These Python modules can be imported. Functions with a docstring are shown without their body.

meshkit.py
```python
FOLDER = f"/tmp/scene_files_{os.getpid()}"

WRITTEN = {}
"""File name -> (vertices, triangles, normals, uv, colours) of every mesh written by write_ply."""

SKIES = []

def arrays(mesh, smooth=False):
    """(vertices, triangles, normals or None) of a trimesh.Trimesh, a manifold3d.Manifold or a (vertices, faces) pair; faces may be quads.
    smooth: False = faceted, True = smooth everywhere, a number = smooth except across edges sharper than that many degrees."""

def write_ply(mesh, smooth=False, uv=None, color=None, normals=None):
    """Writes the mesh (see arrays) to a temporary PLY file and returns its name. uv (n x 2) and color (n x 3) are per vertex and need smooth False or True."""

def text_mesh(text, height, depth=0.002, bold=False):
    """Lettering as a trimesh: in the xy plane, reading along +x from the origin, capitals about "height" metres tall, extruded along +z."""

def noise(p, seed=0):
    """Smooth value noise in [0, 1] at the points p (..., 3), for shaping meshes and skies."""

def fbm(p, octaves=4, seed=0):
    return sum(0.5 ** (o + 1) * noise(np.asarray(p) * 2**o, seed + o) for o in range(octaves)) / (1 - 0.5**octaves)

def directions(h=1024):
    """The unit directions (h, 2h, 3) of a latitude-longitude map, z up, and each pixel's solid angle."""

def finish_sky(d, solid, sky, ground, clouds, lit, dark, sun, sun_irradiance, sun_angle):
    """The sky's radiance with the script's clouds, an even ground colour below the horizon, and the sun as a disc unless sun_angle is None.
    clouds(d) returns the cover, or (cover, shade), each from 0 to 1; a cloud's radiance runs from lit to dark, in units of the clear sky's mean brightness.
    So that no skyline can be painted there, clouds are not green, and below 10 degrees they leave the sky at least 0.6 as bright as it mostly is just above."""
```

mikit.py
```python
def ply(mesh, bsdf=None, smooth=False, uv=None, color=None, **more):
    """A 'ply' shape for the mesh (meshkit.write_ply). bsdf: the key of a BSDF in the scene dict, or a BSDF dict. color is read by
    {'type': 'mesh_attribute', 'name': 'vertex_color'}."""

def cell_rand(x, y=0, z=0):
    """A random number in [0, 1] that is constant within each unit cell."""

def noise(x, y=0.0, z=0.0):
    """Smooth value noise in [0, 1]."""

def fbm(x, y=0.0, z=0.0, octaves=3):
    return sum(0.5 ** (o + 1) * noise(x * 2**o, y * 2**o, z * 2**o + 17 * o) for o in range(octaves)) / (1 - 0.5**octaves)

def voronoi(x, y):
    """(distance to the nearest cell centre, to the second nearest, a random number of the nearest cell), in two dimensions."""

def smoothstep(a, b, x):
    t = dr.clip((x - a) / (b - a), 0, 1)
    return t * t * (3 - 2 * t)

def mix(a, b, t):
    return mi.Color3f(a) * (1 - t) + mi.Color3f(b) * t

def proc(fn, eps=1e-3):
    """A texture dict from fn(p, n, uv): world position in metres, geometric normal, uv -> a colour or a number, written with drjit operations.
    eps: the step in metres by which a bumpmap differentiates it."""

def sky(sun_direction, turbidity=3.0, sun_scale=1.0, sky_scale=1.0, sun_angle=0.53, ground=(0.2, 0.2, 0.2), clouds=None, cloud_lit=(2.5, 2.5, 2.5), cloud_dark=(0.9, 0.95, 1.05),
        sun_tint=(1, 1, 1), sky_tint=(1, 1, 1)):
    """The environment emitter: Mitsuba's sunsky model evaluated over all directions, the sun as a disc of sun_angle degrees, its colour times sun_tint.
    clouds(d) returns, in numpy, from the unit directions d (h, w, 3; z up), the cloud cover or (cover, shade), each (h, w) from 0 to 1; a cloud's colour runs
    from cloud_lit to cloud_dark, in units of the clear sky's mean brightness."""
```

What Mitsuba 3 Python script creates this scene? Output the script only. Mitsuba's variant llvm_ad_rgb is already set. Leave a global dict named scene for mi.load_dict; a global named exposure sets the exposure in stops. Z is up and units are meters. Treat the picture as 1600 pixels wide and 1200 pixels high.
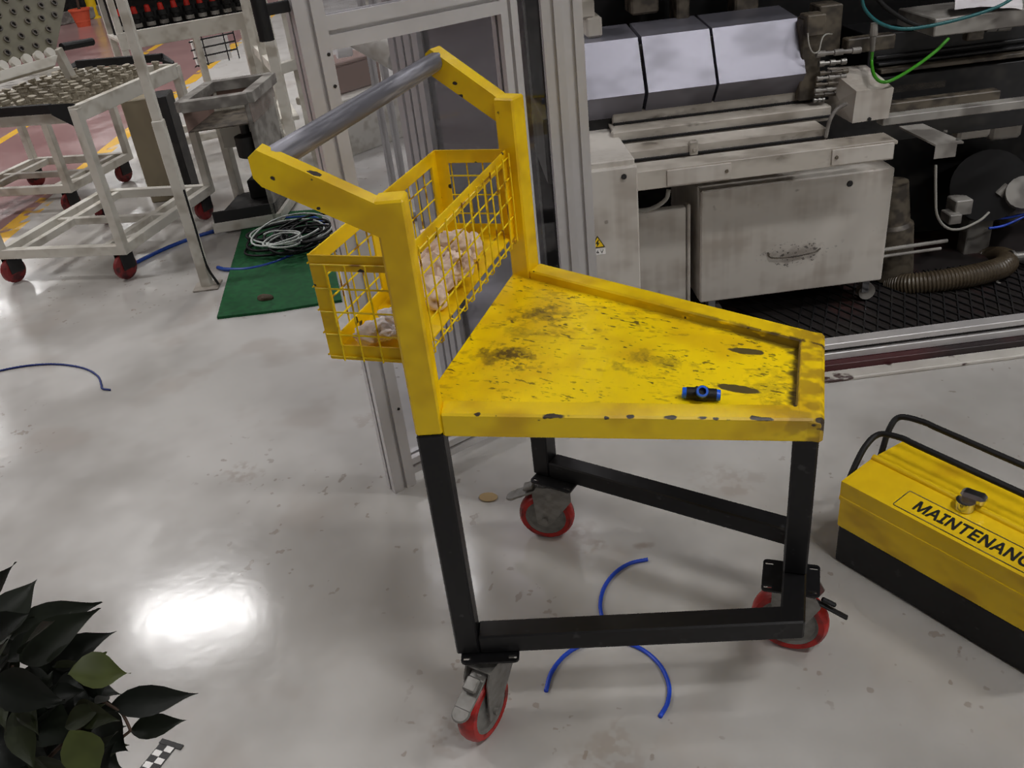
import math
import numpy as np, trimesh, manifold3d, mitsuba as mi, drjit as dr, mikit, meshkit
from mikit import proc, noise, fbm, smoothstep, mix, voronoi
from shapely.geometry import Polygon, box as sbox
from shapely.ops import unary_union
rng = np.random.default_rng(7)
T = mi.ScalarTransform4f
scene = {'type': 'scene'}
labels = {}

# ------------------------------------------------------------------ camera
CAM = np.array([0.51285, -1.23962, 1.32731])
FWD = np.array([-0.299138, 0.808103, -0.507432]); FWD /= np.linalg.norm(FWD)
UPV = np.array([-0.065636, 0.513097, 0.855818])
FPX = 1374.567
scene['camera'] = {'type': 'perspective', 'fov': math.degrees(2 * math.atan(800 / FPX)), 'fov_axis': 'x', 'near_clip': 0.05, 'far_clip': 100.0,
                   'to_world': T().look_at(origin=CAM.tolist(), target=(CAM + FWD).tolist(), up=UPV.tolist())}
exposure = 0.27
LAMP_POWER = 47.0
LAMPS = [(-5.15, 3.93), (-2.2, 5.3), (-4.0, 0.3), (4.6, -4.0), (2.5, -1.3), (3.6, 0.9), (-8.4, 2.4), (-11.5, 6.8), (-14.7, 15.2), (-4.3, 11.5), (-8.0, -2.6), (0.46, 7.16), (-14.2, 10.9)]  # out of view; some set from floor reflections, others placed to brighten the scene

# ------------------------------------------------------------------ helpers
RGT = np.cross(FWD, UPV); RGT /= np.linalg.norm(RGT)
def ray(px, py): return FWD + RGT * (px - 800) / FPX - UPV * (py - 600) / FPX
def onz(px, py, z=0.0):
    d = ray(px, py); return CAM + d * (z - CAM[2]) / d[2]
def onp(px, py, P, n):
    d = ray(px, py); return CAM + d * ((np.asarray(P) - CAM) @ n) / (d @ n)
def at(px, py, dist): return CAM + ray(px, py) * dist

def lin(*c): return [((v / 255 + 0.055) / 1.055) ** 2.4 if v > 10 else v / 255 / 12.92 for v in c]
def key(name):
    if name not in scene: return name
    k = 1
    while f'{name}_{k:03d}' in scene: k += 1
    return f'{name}_{k:03d}'
taken = set()
def thing(name, label, cat, group=None):
    k, i = name, 0
    while k in taken or k in scene:
        i += 1; k = f'{name}_{i:03d}'
    taken.add(k); labels[k] = {'label': label, 'category': cat}
    if group: labels[k]['group'] = group
    return k
def put(name, mesh, mat, parent=None, smooth=False, label=None, kind=None, cat=None, group=None):
    if isinstance(mesh, list): mesh = trimesh.util.concatenate(mesh)
    k = key(parent + '__' + name if parent else name)
    while k in taken: k = key(k + '_001')
    scene[k] = mikit.ply(mesh, mat, smooth=smooth)
    e = {}
    if label: e['label'] = label
    if kind: e['kind'] = kind
    if cat: e['category'] = cat
    if group: e['group'] = group
    if e: labels[k] = e
    return k

def hull(pts):
    m = trimesh.convex.convex_hull(np.asarray(pts)); return m
_S = [(sx, sy, sz) for sx in (0, 1) for sy in (0, 1) for sz in (0, 1)]
def abox(O, X, Y, Z, c=0.0015):
    """parallelepiped with corner O, edges X, Y, Z and chamfer c"""
    O, X, Y, Z = (np.asarray(v, float) for v in (O, X, Y, Z))
    lx, ly, lz = (np.linalg.norm(v) for v in (X, Y, Z))
    c = min(c, 0.3 * min(lx, ly, lz))
    if c <= 0:
        return hull([O + X * a + Y * b + Z * d for a, b, d in _S])
    pts = []
    for a, b, d in _S:
        A = (c / lx if a == 0 else 1 - c / lx, c / ly if b == 0 else 1 - c / ly, c / lz if d == 0 else 1 - c / lz)
        for t in ((a, A[1], A[2]), (A[0], b, A[2]), (A[0], A[1], d)):
            pts.append(O + X * t[0] + Y * t[1] + Z * t[2])
    return hull(pts)
def cbox(lo, hi, c=0.0015):
    lo, hi = np.asarray(lo, float), np.asarray(hi, float); s = hi - lo
    return abox(lo, [s[0], 0, 0], [0, s[1], 0], [0, 0, s[2]], c)
def spline(pts, n=8, closed=False):
    p = np.asarray(pts, float)
    q = np.vstack([p[-1], p, p[0], p[1]]) if closed else np.vstack([2 * p[0] - p[1], p, 2 * p[-1] - p[-2]])
    out = []
    for i in range(1, len(q) - 2):
        for t in np.linspace(0, 1, n, endpoint=False):
            a, b, c, d = q[i - 1:i + 3]
            out.append(0.5 * ((2 * b) + (c - a) * t + (2 * a - 5 * b + 4 * c - d) * t * t + (3 * b - a - 3 * c + d) * t ** 3))
    if not closed: out.append(q[-2])
    return np.array(out)
def tube(path, r, sides=8, cap=True):
    p = np.asarray(path, float); n = len(p)
    r = np.broadcast_to(r, (n,))
    t = np.gradient(p, axis=0); t /= np.linalg.norm(t, axis=1, keepdims=True) + 1e-12
    a = np.cross(t[0], [0, 0, 1.0] if abs(t[0][2]) < 0.9 else [1.0, 0, 0]); a /= np.linalg.norm(a)
    ang = np.arange(sides) * 2 * np.pi / sides + np.pi / sides; V = []
    for i in range(n):
        a = a - t[i] * (a @ t[i]); a /= np.linalg.norm(a); b = np.cross(t[i], a)
        V.append(p[i] + r[i] * (np.cos(ang)[:, None] * a + np.sin(ang)[:, None] * b))
    V = np.vstack(V); F = []
    for i in range(n - 1):
        for j in range(sides):
            k = (j + 1) % sides
            F += [[i * sides + j, i * sides + k, (i + 1) * sides + k], [i * sides + j, (i + 1) * sides + k, (i + 1) * sides + j]]
    if cap:
        V = np.vstack([V, p[0], p[-1]]); c0, c1 = len(V) - 2, len(V) - 1
        for j in range(sides):
            k = (j + 1) % sides
            F += [[c0, k, j], [c1, (n - 1) * sides + j, (n - 1) * sides + k]]
    return trimesh.Trimesh(V, F, process=False)
def rod(p, q, r, sides=10): return tube([p, q], r, sides)
def frame(O, X, Z=(0, 0, 1)):
    X = np.asarray(X, float) / np.linalg.norm(X); Z = np.asarray(Z, float); Y = np.cross(Z, X); Y /= np.linalg.norm(Y); Z = np.cross(X, Y)
    M = np.eye(4); M[:3, 0], M[:3, 1], M[:3, 2], M[:3, 3] = X, Y, Z, O; return M
def tf(mesh, M): m = mesh.copy(); m.apply_transform(M); return m
def extr(poly, h, M=None):
    gs = getattr(poly, 'geoms', [poly]); m = trimesh.util.concatenate([trimesh.creation.extrude_polygon(g, h, engine='earcut') for g in gs])
    return tf(m, M) if M is not None else m
def lathe(prof, M=None, n=24):
    m = trimesh.creation.revolve(np.array(prof, float), sections=n)
    return tf(m, M) if M is not None else m
def bar(p, q, w, h, up=(0, 0, 1), c=0.0015):
    """bar from p to q, w across, h along up, centred"""
    p, q = np.asarray(p, float), np.asarray(q, float); L = np.linalg.norm(q - p); d = (q - p) / L
    if np.linalg.norm(np.cross(d, up)) < .05: up = (1, 0, 0) if abs(d[0]) < .9 else (0, 1, 0)
    M = frame(p, q - p, up)
    return tf(cbox((0, -w / 2, -h / 2), (L, w / 2, h / 2), c), M)

# ------------------------------------------------------------------ materials
def bs(name, base, rough=0.5, metallic=0.0, spec=0.5, bump=None, bscale=0.001, **k):
    b = base if isinstance(base, dict) else {'type': 'rgb', 'value': list(base)}
    d = {'type': 'principled', 'base_color': b, 'roughness': rough if isinstance(rough, dict) else float(rough), 'metallic': float(metallic), 'specular': float(spec), **k}
    if bump is not None: d = {'type': 'bumpmap', 'tex': proc(bump), 'scale': float(bscale), 'bsdf': d}
    scene[name] = {'type': 'twosided', 'bsdf': d}
    return name

YEL, YDK = lin(232, 200, 8), lin(62, 48, 30)
def f_frame(p, n, uv):
    a = fbm(p.x * 45, p.y * 45, p.z * 45, 3); b = noise(p.x * 9 + 3, p.y * 9, p.z * 9)
    topz = smoothstep(0.006, 0.001, dr.abs(p.z - 0.9785)) + 0.35 * smoothstep(0.985, 1.0, p.z)
    chip = smoothstep(0.79, 0.82, a + 0.12 * (b - 0.5) + 0.20 * topz * smoothstep(0.3, 0.6, noise(p.x * 60, p.y * 60, 2.0)))
    dirt = fbm(p.x * 14, p.y * 14, p.z * 14, 3)
    c = mix(lin(232, 196, 10), lin(205, 165, 8), smoothstep(0.4, 0.75, dirt))
    return mix(c, lin(50, 42, 34), chip)
bs('m_yellow', proc(f_frame), 0.38, spec=0.45)

L_CART, DT, HT = 0.5651, 0.05626, 0.6634
def blob(p, x, y, rx, ry, rot=0.0):
    c, s = math.cos(rot), math.sin(rot); dx, dy = p.x - x, p.y - y
    u, v = (dx * c + dy * s) / rx, (dy * c - dx * s) / ry
    return dr.sqrt(u * u + v * v)
def f_plate(p, n, uv):
    w = fbm(p.x * 60, p.y * 60, 1.0, 3); w2 = fbm(p.x * 190 + 3, p.y * 150, 5.0, 3)
    str_ = fbm(p.x * 26 + p.y * 12, p.y * 90 - p.x * 22, 2.0, 4)
    c = mix(lin(246, 214, 6), lin(228, 190, 10), smoothstep(0.35, 0.7, fbm(p.x * 11, p.y * 11, 7.0, 3)))
    big = smoothstep(0.3, 0.75, noise(p.x * 7 + 1.3, p.y * 7 + 0.4, 3.0))
    scuff = smoothstep(0.56, 0.74, str_ + 0.10 * (big - 0.5))
    c = mix(c, lin(160, 128, 24), 0.5 * scuff * smoothstep(0.35, 0.6, fbm(p.x * 120, p.y * 160, 4.0, 2)))
    for x, y, rx, ry, rot, k in ((0.088, 0.100, 0.048, 0.032, 0.3, 0.85), (0.079, -0.055, 0.040, 0.038, 0.2, 1.0), (0.05, -0.075, 0.04, 0.02, -0.2, 0.6), (0.068, 0.03, 0.03, 0.03, 0.0, 0.45),
                                 (0.31, 0.0, 0.055, 0.022, -0.15, 0.55), (0.26, -0.04, 0.03, 0.012, -0.5, 0.5), (0.49, -0.03, 0.03, 0.06, 0.0, 0.35)):
        d = blob(p, x, y, rx, ry, rot) + 1.9 * (w - 0.5) + 1.3 * (w2 - 0.5)
        c = mix(c, lin(92, 72, 30), k * smoothstep(1.15, 0.35, d) * (0.55 + 0.45 * smoothstep(0.35, 0.6, w2)))
    for x, y, rx, ry, rot in ((0.446, 0.0675, 0.032, 0.011, 0.06), (0.444, -0.0535, 0.031, 0.011, 0.0)):
        d = blob(p, x, y, rx, ry, rot) + 0.6 * (w - 0.5) + 0.5 * (p.x - x) / rx * 0.3
        c = mix(c, lin(88, 76, 40), smoothstep(1.0, 0.8, d))
    # grime along the inner edge of the far rail and the narrow end
    ta, ca = math.tan(0.2623), math.cos(0.2623)
    dB = (0.2817 - p.x * ta) * ca - 0.04 - p.y * ca; dA = (0.2817 - p.x * ta) * ca - 0.04 + p.y * ca; dE = 0.525 - p.x
    far = smoothstep(0.15, 0.5, p.x)
    g = dr.maximum(smoothstep(0.016, 0.002, dB + 0.012 * (w - 0.5)) * (0.35 + 0.6 * far), dr.maximum(smoothstep(0.02, 0.003, dE + 0.03 * (w - 0.5)), 0.6 * smoothstep(0.006, 0.001, dA)))
    c = mix(c, lin(70, 55, 28), 0.9 * g)
    fl2 = smoothstep(0.70, 0.76, fbm(p.x * 70 - p.y * 60, p.y * 190 + p.x * 40, 6.0, 3)) * smoothstep(0.4, 0.62, fbm(p.x * 9, p.y * 9, 12.0, 2))
    c = mix(c, lin(74, 58, 26), 0.8 * fl2)
    fleck = smoothstep(0.80, 0.88, fbm(p.x * 80 + p.y * 40, p.y * 210, 9.0, 2) + 0.10 * (big - 0.5))
    return mix(c, lin(58, 46, 26), 0.85 * fleck)
bs('m_plate', proc(f_plate), 0.36, spec=0.5, bump=lambda p, n, uv: fbm(p.x * 60, p.y * 60, 0.0, 3), bscale=0.0012)
def f_rail(p, n, uv):
    a = fbm(p.x * 60, p.y * 60, p.z * 60, 3)
    ta, ca = math.tan(0.2623), math.cos(0.2623)
    top = HT - DT / L_CART * p.x
    dT = dr.abs(p.z - top)
    yo = 0.2817 - p.x * ta
    outer = dr.abs(dr.abs(p.y) - yo) * ca; inner = dr.abs(dr.abs(p.y) - yo + 0.04 / ca) * ca; endo = dr.abs(p.x - L_CART); endi = dr.abs(p.x - L_CART + 0.04)
    e = dr.minimum(dr.maximum(dT, dr.minimum(outer, endo)), dr.maximum(dT, dr.minimum(inner, endi)))
    edge = smoothstep(0.007, 0.001, e)
    chip = smoothstep(0.80, 0.83, a + 0.16 * edge * smoothstep(0.35, 0.65, noise(p.x * 14, p.y * 14, 5.0)))
    c = mix(lin(232, 198, 8), lin(206, 166, 10), smoothstep(0.4, 0.75, fbm(p.x * 14, p.y * 14, p.z * 14, 3)))
    for x, rx, rz in ((0.196, 0.026, 0.006), (0.357, 0.014, 0.0045), (0.40, 0.008, 0.003), (0.09, 0.005, 0.003), (0.30, 0.006, 0.003), (0.562, 0.012, 0.022)):
        dd_ = dr.sqrt(dr.square((p.x - x) / rx) + dr.square(outer / 0.006) + dr.square((p.z - (HT - DT / L_CART * x)) / rz)) + 1.1 * (fbm(p.x * 120, p.z * 160, 3.0, 2) - 0.5)
        chip = dr.maximum(chip, dr.select(p.y < -0.1, smoothstep(1.0, 0.75, dd_), 0.0))
    endg = smoothstep(0.45, 0.56, p.x) * smoothstep(0.5, 0.7, fbm(p.x * 40, p.y * 40, p.z * 40, 3) + 0.1)
    c = mix(c, lin(140, 104, 30), 0.7 * endg)
    inn = smoothstep(0.004, 0.0015, dr.minimum(dr.select(p.y > 0, inner, 1.0), dr.select(dr.abs(p.y) < yo - 0.041 / ca, endi, 1.0))) * smoothstep(0.18, 0.5, p.x)
    c = mix(c, lin(74, 58, 32), 0.85 * inn * smoothstep(0.36, 0.55, fbm(p.x * 30, p.y * 30, p.z * 90, 3) + 0.2 * smoothstep(0.3, 0.55, p.x)))
    rim = smoothstep(0.009, 0.001, dr.maximum(dr.select(p.y > 0, inner, 1.0), dT)) * smoothstep(0.3, 0.5, p.x)
    c = mix(c, lin(66, 52, 32), 0.9 * rim * smoothstep(0.45, 0.55, fbm(p.x * 40, p.y * 40, 2.0, 3)))
    return mix(c, lin(58, 47, 34), chip)
bs('m_rail', proc(f_rail), 0.36, spec=0.5)
bs('m_wire', proc(lambda p, n, uv: mix(lin(226, 198, 20), lin(140, 96, 16), smoothstep(0.55, 0.75, fbm(p.x * 50, p.y * 50, p.z * 50, 2)))), 0.4)
def f_black(p, n, uv):
    return mix(lin(16, 16, 18), lin(44, 44, 46), smoothstep(0.68, 0.85, fbm(p.x * 50, p.y * 50, p.z * 50, 3)))
bs('m_black', proc(f_black), 0.38, spec=0.35)
bs('m_rubber', lin(20, 20, 22), 0.55, spec=0.4)
bs('m_red', proc(lambda p, n, uv: mix(lin(158, 22, 18), lin(104, 20, 18), smoothstep(0.45, 0.7, fbm(p.x * 40, p.y * 40, p.z * 40, 3)))), 0.4)
bs('m_darkred', proc(lambda p, n, uv: mix(lin(120, 32, 34), lin(70, 24, 28), smoothstep(0.45, 0.7, fbm(p.x * 40, p.y * 40, p.z * 40, 3)))), 0.45)
bs('m_zinc', proc(lambda p, n, uv: mix(lin(150, 149, 146), lin(104, 101, 96), fbm(p.x * 70, p.y * 70, p.z * 70, 3))), 0.4, metallic=0.6)
bs('m_hub', proc(lambda p, n, uv: mix(lin(132, 132, 128), lin(94, 92, 88), fbm(p.x * 70, p.y * 70, p.z * 70, 3))), 0.55, metallic=0.2)
bs('m_chrome', lin(210, 210, 212), 0.12, metallic=1.0)
bs('m_grip', proc(lambda p, n, uv: mix(lin(110, 110, 118), lin(172, 172, 182), smoothstep(0.45, 0.8, fbm(p.x * 25 + p.z * 40, p.y * 8, p.z * 90, 3)))), 0.38, metallic=0.35)
bs('m_alu', proc(lambda p, n, uv: mix(lin(206, 204, 204), lin(184, 181, 181), fbm(p.x * 12, p.y * 12, p.z * 3, 3))), 0.36, metallic=0.3)
bs('m_slot', lin(78, 77, 80), 0.5, metallic=0.3)
def f_white(p, n, uv):
    d = fbm(p.x * 7, p.y * 7, p.z * 12, 4); e = fbm(p.x * 30, p.y * 30, p.z * 30, 3); s = fbm(p.x * 60, p.y * 60, p.z * 4, 2)
    c = mix(lin(196, 191, 184), lin(170, 162, 153), smoothstep(0.4, 0.75, 0.75 * d + 0.25 * s))
    return mix(c, lin(110, 102, 94), 0.6 * smoothstep(0.78, 0.9, e + 0.12 * (d - 0.5)))
bs('m_mwhite', proc(f_white), 0.5)
def f_bin(p, n, uv):
    u = (p.x - 0.6107) * 0.93042 + (p.y - 0.9870) * 0.36650
    d = dr.sqrt(dr.square((u - 0.0) / 0.085) + dr.square((p.z - 0.275) / 0.028)) + 1.2 * (fbm(u * 40, p.z * 60, 2.0, 3) - 0.5)
    c = mix(f_white(p, n, uv), lin(120, 108, 100), 0.6 * smoothstep(1.1, 0.3, d))
    fl = smoothstep(0.66, 0.72, fbm(u * 130, p.z * 200, 5.0, 3)) * smoothstep(1.7, 0.6, d)
    return mix(c, lin(54, 50, 47), 0.8 * fl)
bs('m_bin', proc(f_bin), 0.5)
def f_grimy(p, n, uv):
    d = fbm(p.x * 9, p.y * 9, p.z * 14, 4); e = fbm(p.x * 24 + 4, p.y * 24, p.z * 40, 3)
    c = mix(lin(186, 180, 171), lin(142, 134, 124), smoothstep(0.35, 0.75, d))
    return mix(c, lin(70, 63, 56), 0.8 * smoothstep(0.62, 0.9, e + 0.3 * (d - 0.5)))
bs('m_grimy', proc(f_grimy), 0.5)
bs('m_steel', proc(lambda p, n, uv: mix(lin(136, 135, 146), lin(112, 111, 120), smoothstep(0.4, 0.8, fbm(p.x * 8, p.y * 8, p.z * 14, 3)))), 0.42, metallic=0.6)
bs('m_dark', proc(lambda p, n, uv: mix(lin(26, 26, 28), lin(44, 42, 40), smoothstep(0.5, 0.75, fbm(p.x * 15, p.y * 15, p.z * 15, 3)))), 0.55)
bs('m_brown', proc(lambda p, n, uv: mix(lin(96, 88, 76), lin(58, 52, 46), smoothstep(0.35, 0.7, fbm(p.x * 30, p.y * 30, p.z * 30, 3)))), 0.5)
bs('m_grey', proc(lambda p, n, uv: mix(lin(150, 147, 142), lin(104, 100, 96), smoothstep(0.35, 0.7, fbm(p.x * 16, p.y * 16, p.z * 16, 3)))), 0.45)
bs('m_cream', proc(lambda p, n, uv: mix(lin(206, 203, 194), lin(176, 170, 158), smoothstep(0.45, 0.75, fbm(p.x * 14, p.y * 14, p.z * 14, 3)))), 0.45)
bs('m_deck', proc(lambda p, n, uv: mix(lin(38, 34, 34), lin(66, 40, 38), smoothstep(0.5, 0.8, fbm(p.x * 6, p.y * 6, 0.0, 3)))), 0.5)
bs('m_plinth', proc(lambda p, n, uv: mix(lin(70, 26, 30), lin(36, 26, 28), smoothstep(0.35, 0.65, fbm(p.x * 5, p.y * 5, p.z * 9, 3)))), 0.5)
def f_kerb(p, n, uv):
    a = fbm(p.x * 18, p.y * 18, p.z * 30, 4)
    return mix(mix(lin(206, 203, 196), lin(176, 170, 164), fbm(p.x * 6, p.y * 6, 0.0, 3)), lin(70, 50, 48), smoothstep(0.57, 0.64, a))
bs('m_kerb', proc(f_kerb), 0.5)
scene['m_acrylic'] = {'type': 'thindielectric', 'int_ior': 1.3, 'specular_transmittance': {'type': 'rgb', 'value': [0.86, 0.86, 0.88]}}
scene['m_smoked'] = {'type': 'thindielectric', 'int_ior': 1.4, 'specular_transmittance': {'type': 'rgb', 'value': [0.35, 0.34, 0.36]}}
bs('m_green', proc(lambda p, n, uv: mix(lin(10, 92, 44), lin(8, 62, 34), fbm(p.x * 60, p.y * 60, 0.0, 3))), 0.85, bump=lambda p, n, uv: noise(p.x * 300, p.y * 300, 0.0), bscale=0.002)
bs('m_blue', lin(30, 70, 190), 0.3)
bs('m_bluehose', lin(26, 66, 150), 0.3)
bs('m_bluedark', lin(24, 44, 110), 0.35)
bs('m_bluecap', lin(22, 92, 214), 0.35)
bs('m_clearhose', lin(186, 192, 188), 0.3)
bs('m_teal', lin(30, 96, 100), 0.35)
bs('m_cable', lin(60, 142, 30), 0.4)
bs('m_cablegrey', lin(150, 148, 142), 0.4)
bs('m_corr', proc(lambda p, n, uv: mix(lin(84, 74, 58), lin(60, 50, 38), fbm(p.x * 20, p.y * 20, p.z * 20, 2))), 0.35)
bs('m_rag', lin(214, 210, 214), 0.9)
bs('m_glove', proc(lambda p, n, uv: mix(lin(226, 206, 192), lin(176, 148, 130), smoothstep(0.45, 0.8, fbm(p.x * 40, p.y * 40, p.z * 40, 3)))), 0.9)
bs('m_toolyellow', proc(lambda p, n, uv: mix(lin(232, 194, 14), lin(206, 164, 16), smoothstep(0.45, 0.8, fbm(p.x * 12, p.y * 12, p.z * 20, 3)))), 0.4)
bs('m_ink', lin(22, 21, 20), 0.5)
bs('m_paper', lin(236, 234, 232), 0.8)
bs('m_sign', lin(240, 200, 20), 0.5)
bs('m_terracotta', lin(214, 92, 62), 0.6)
bs('m_postyellow', lin(236, 196, 20), 0.5)
bs('m_spoolred', lin(196, 42, 30), 0.35)
bs('m_parts', proc(lambda p, n, uv: mix(lin(186, 178, 160), lin(116, 108, 94), fbm(p.x * 60, p.y * 60, p.z * 60, 2))), 0.4, metallic=0.3)
bs('m_board', proc(lambda p, n, uv: mix(lin(122, 118, 98), lin(92, 88, 74), fbm(p.x * 14, p.y * 14, p.z * 14, 3))), 0.55)
bs('m_olive', proc(lambda p, n, uv: mix(lin(140, 130, 108), lin(112, 102, 84), fbm(p.x * 14, p.y * 14, p.z * 5, 3))), 0.5)
bs('m_redbox', lin(140, 116, 108), 0.6)
bs('m_dryleaf', lin(176, 152, 112), 0.7)
bs('m_lump', lin(74, 62, 46), 0.8)
bs('m_wall', lin(176, 176, 174), 0.8)
bs('m_ceiling', lin(170, 170, 172), 0.8)
bs('m_stem', lin(70, 52, 40), 0.6)
for i, c in enumerate((lin(24, 30, 20), lin(17, 22, 16), lin(66, 74, 34), lin(36, 42, 22))):  # dark greens carry the backlit shade of the leaves in their colour
    bs(f'm_leaf{i}', proc((lambda c: lambda p, n, uv: mix(c, [v * 0.6 for v in c], fbm(p.x * 60, p.y * 60, p.z * 60, 2)))(c)), 0.5, spec=0.25)

# ------------------------------------------------------------------ floor, walls, ceiling, lamps
ya, yb_ = onz(18, 357), onz(204, 204)
YD = (yb_ - ya)[:2]; YD /= np.linalg.norm(YD); YN = np.array([-YD[1], YD[0]]); YO = float(ya[:2] @ YN)      # yellow lane line
def f_floor(p, n, uv):
    big = fbm(p.x * 0.9 + 3, p.y * 0.9, 0.0, 3); mid = fbm(p.x * 4, p.y * 4, 1.0, 4); fine = fbm(p.x * 45, p.y * 45, 2.0, 3)
    c = mix(lin(190, 188, 185), lin(164, 161, 157), smoothstep(0.35, 0.7, 0.5 * big + 0.5 * mid))
    c = mix(c, lin(160, 150, 142), 0.35 * smoothstep(0.58, 0.8, fbm(p.x * 5, p.y * 5, 4.0, 4)))
    c = mix(c, lin(120, 104, 92), 0.5 * smoothstep(0.76, 0.82, fine) * smoothstep(0.55, 0.7, noise(p.x * 3, p.y * 3, 8.0)))
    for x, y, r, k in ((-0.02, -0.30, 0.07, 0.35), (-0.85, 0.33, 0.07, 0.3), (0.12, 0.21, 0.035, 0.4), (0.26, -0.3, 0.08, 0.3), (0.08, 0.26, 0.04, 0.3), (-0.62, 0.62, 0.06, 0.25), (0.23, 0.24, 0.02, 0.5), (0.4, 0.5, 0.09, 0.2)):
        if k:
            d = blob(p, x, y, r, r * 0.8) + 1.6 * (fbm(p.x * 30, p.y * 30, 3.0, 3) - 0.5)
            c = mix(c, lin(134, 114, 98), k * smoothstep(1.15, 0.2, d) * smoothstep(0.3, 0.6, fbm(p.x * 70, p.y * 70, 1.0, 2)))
    s = p.x * float(YN[0]) + p.y * float(YN[1]) - YO
    red = mix(lin(150, 118, 116), lin(132, 100, 100), fbm(p.x * 2, p.y * 2, 5.0, 3))
    yel = mix(lin(232, 178, 40), lin(214, 170, 70), fbm(p.x * 8, p.y * 8, 5.0, 3))
    c = dr.select(s > 0.0, red, c)
    wear = smoothstep(0.7, 0.6, fbm(p.x * 7, p.y * 7, 6.0, 3))
    c = mix(c, yel, dr.select(dr.abs(s) < 0.055, wear, 0.0))
    c = mix(c, yel, dr.select(dr.abs(s - 0.98) < 0.04, wear, 0.0))
    a = p.x * float(YD[0]) + p.y * float(YD[1])
    return c
def r_floor(p, n, uv):
    return 0.15 + 0.10 * smoothstep(0.4, 0.7, fbm(p.x * 6, p.y * 6, 9.0, 4))
floor = trimesh.Trimesh([[-22, -8, 0], [9, -8, 0], [9, 22, 0], [-22, 22, 0]], [[0, 1, 2], [0, 2, 3]], process=False)
bs('m_floor', proc(f_floor), proc(r_floor), spec=0.5, clearcoat=0.35, clearcoat_gloss=0.95,
   bump=lambda p, n, uv: fbm(p.x * 5, p.y * 5, 0.0, 2) + 0.12 * fbm(p.x * 60, p.y * 60, 3.0, 2), bscale=0.0008)
put('floor', floor, 'm_floor', kind='structure', label='glossy pale grey epoxy floor with scuffs')
put('ceiling', trimesh.Trimesh([[-22, -8, 5.4], [9, -8, 5.4], [9, 22, 5.4], [-22, 22, 5.4]], [[0, 2, 1], [0, 3, 2]], process=False), 'm_ceiling', kind='structure')
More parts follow.
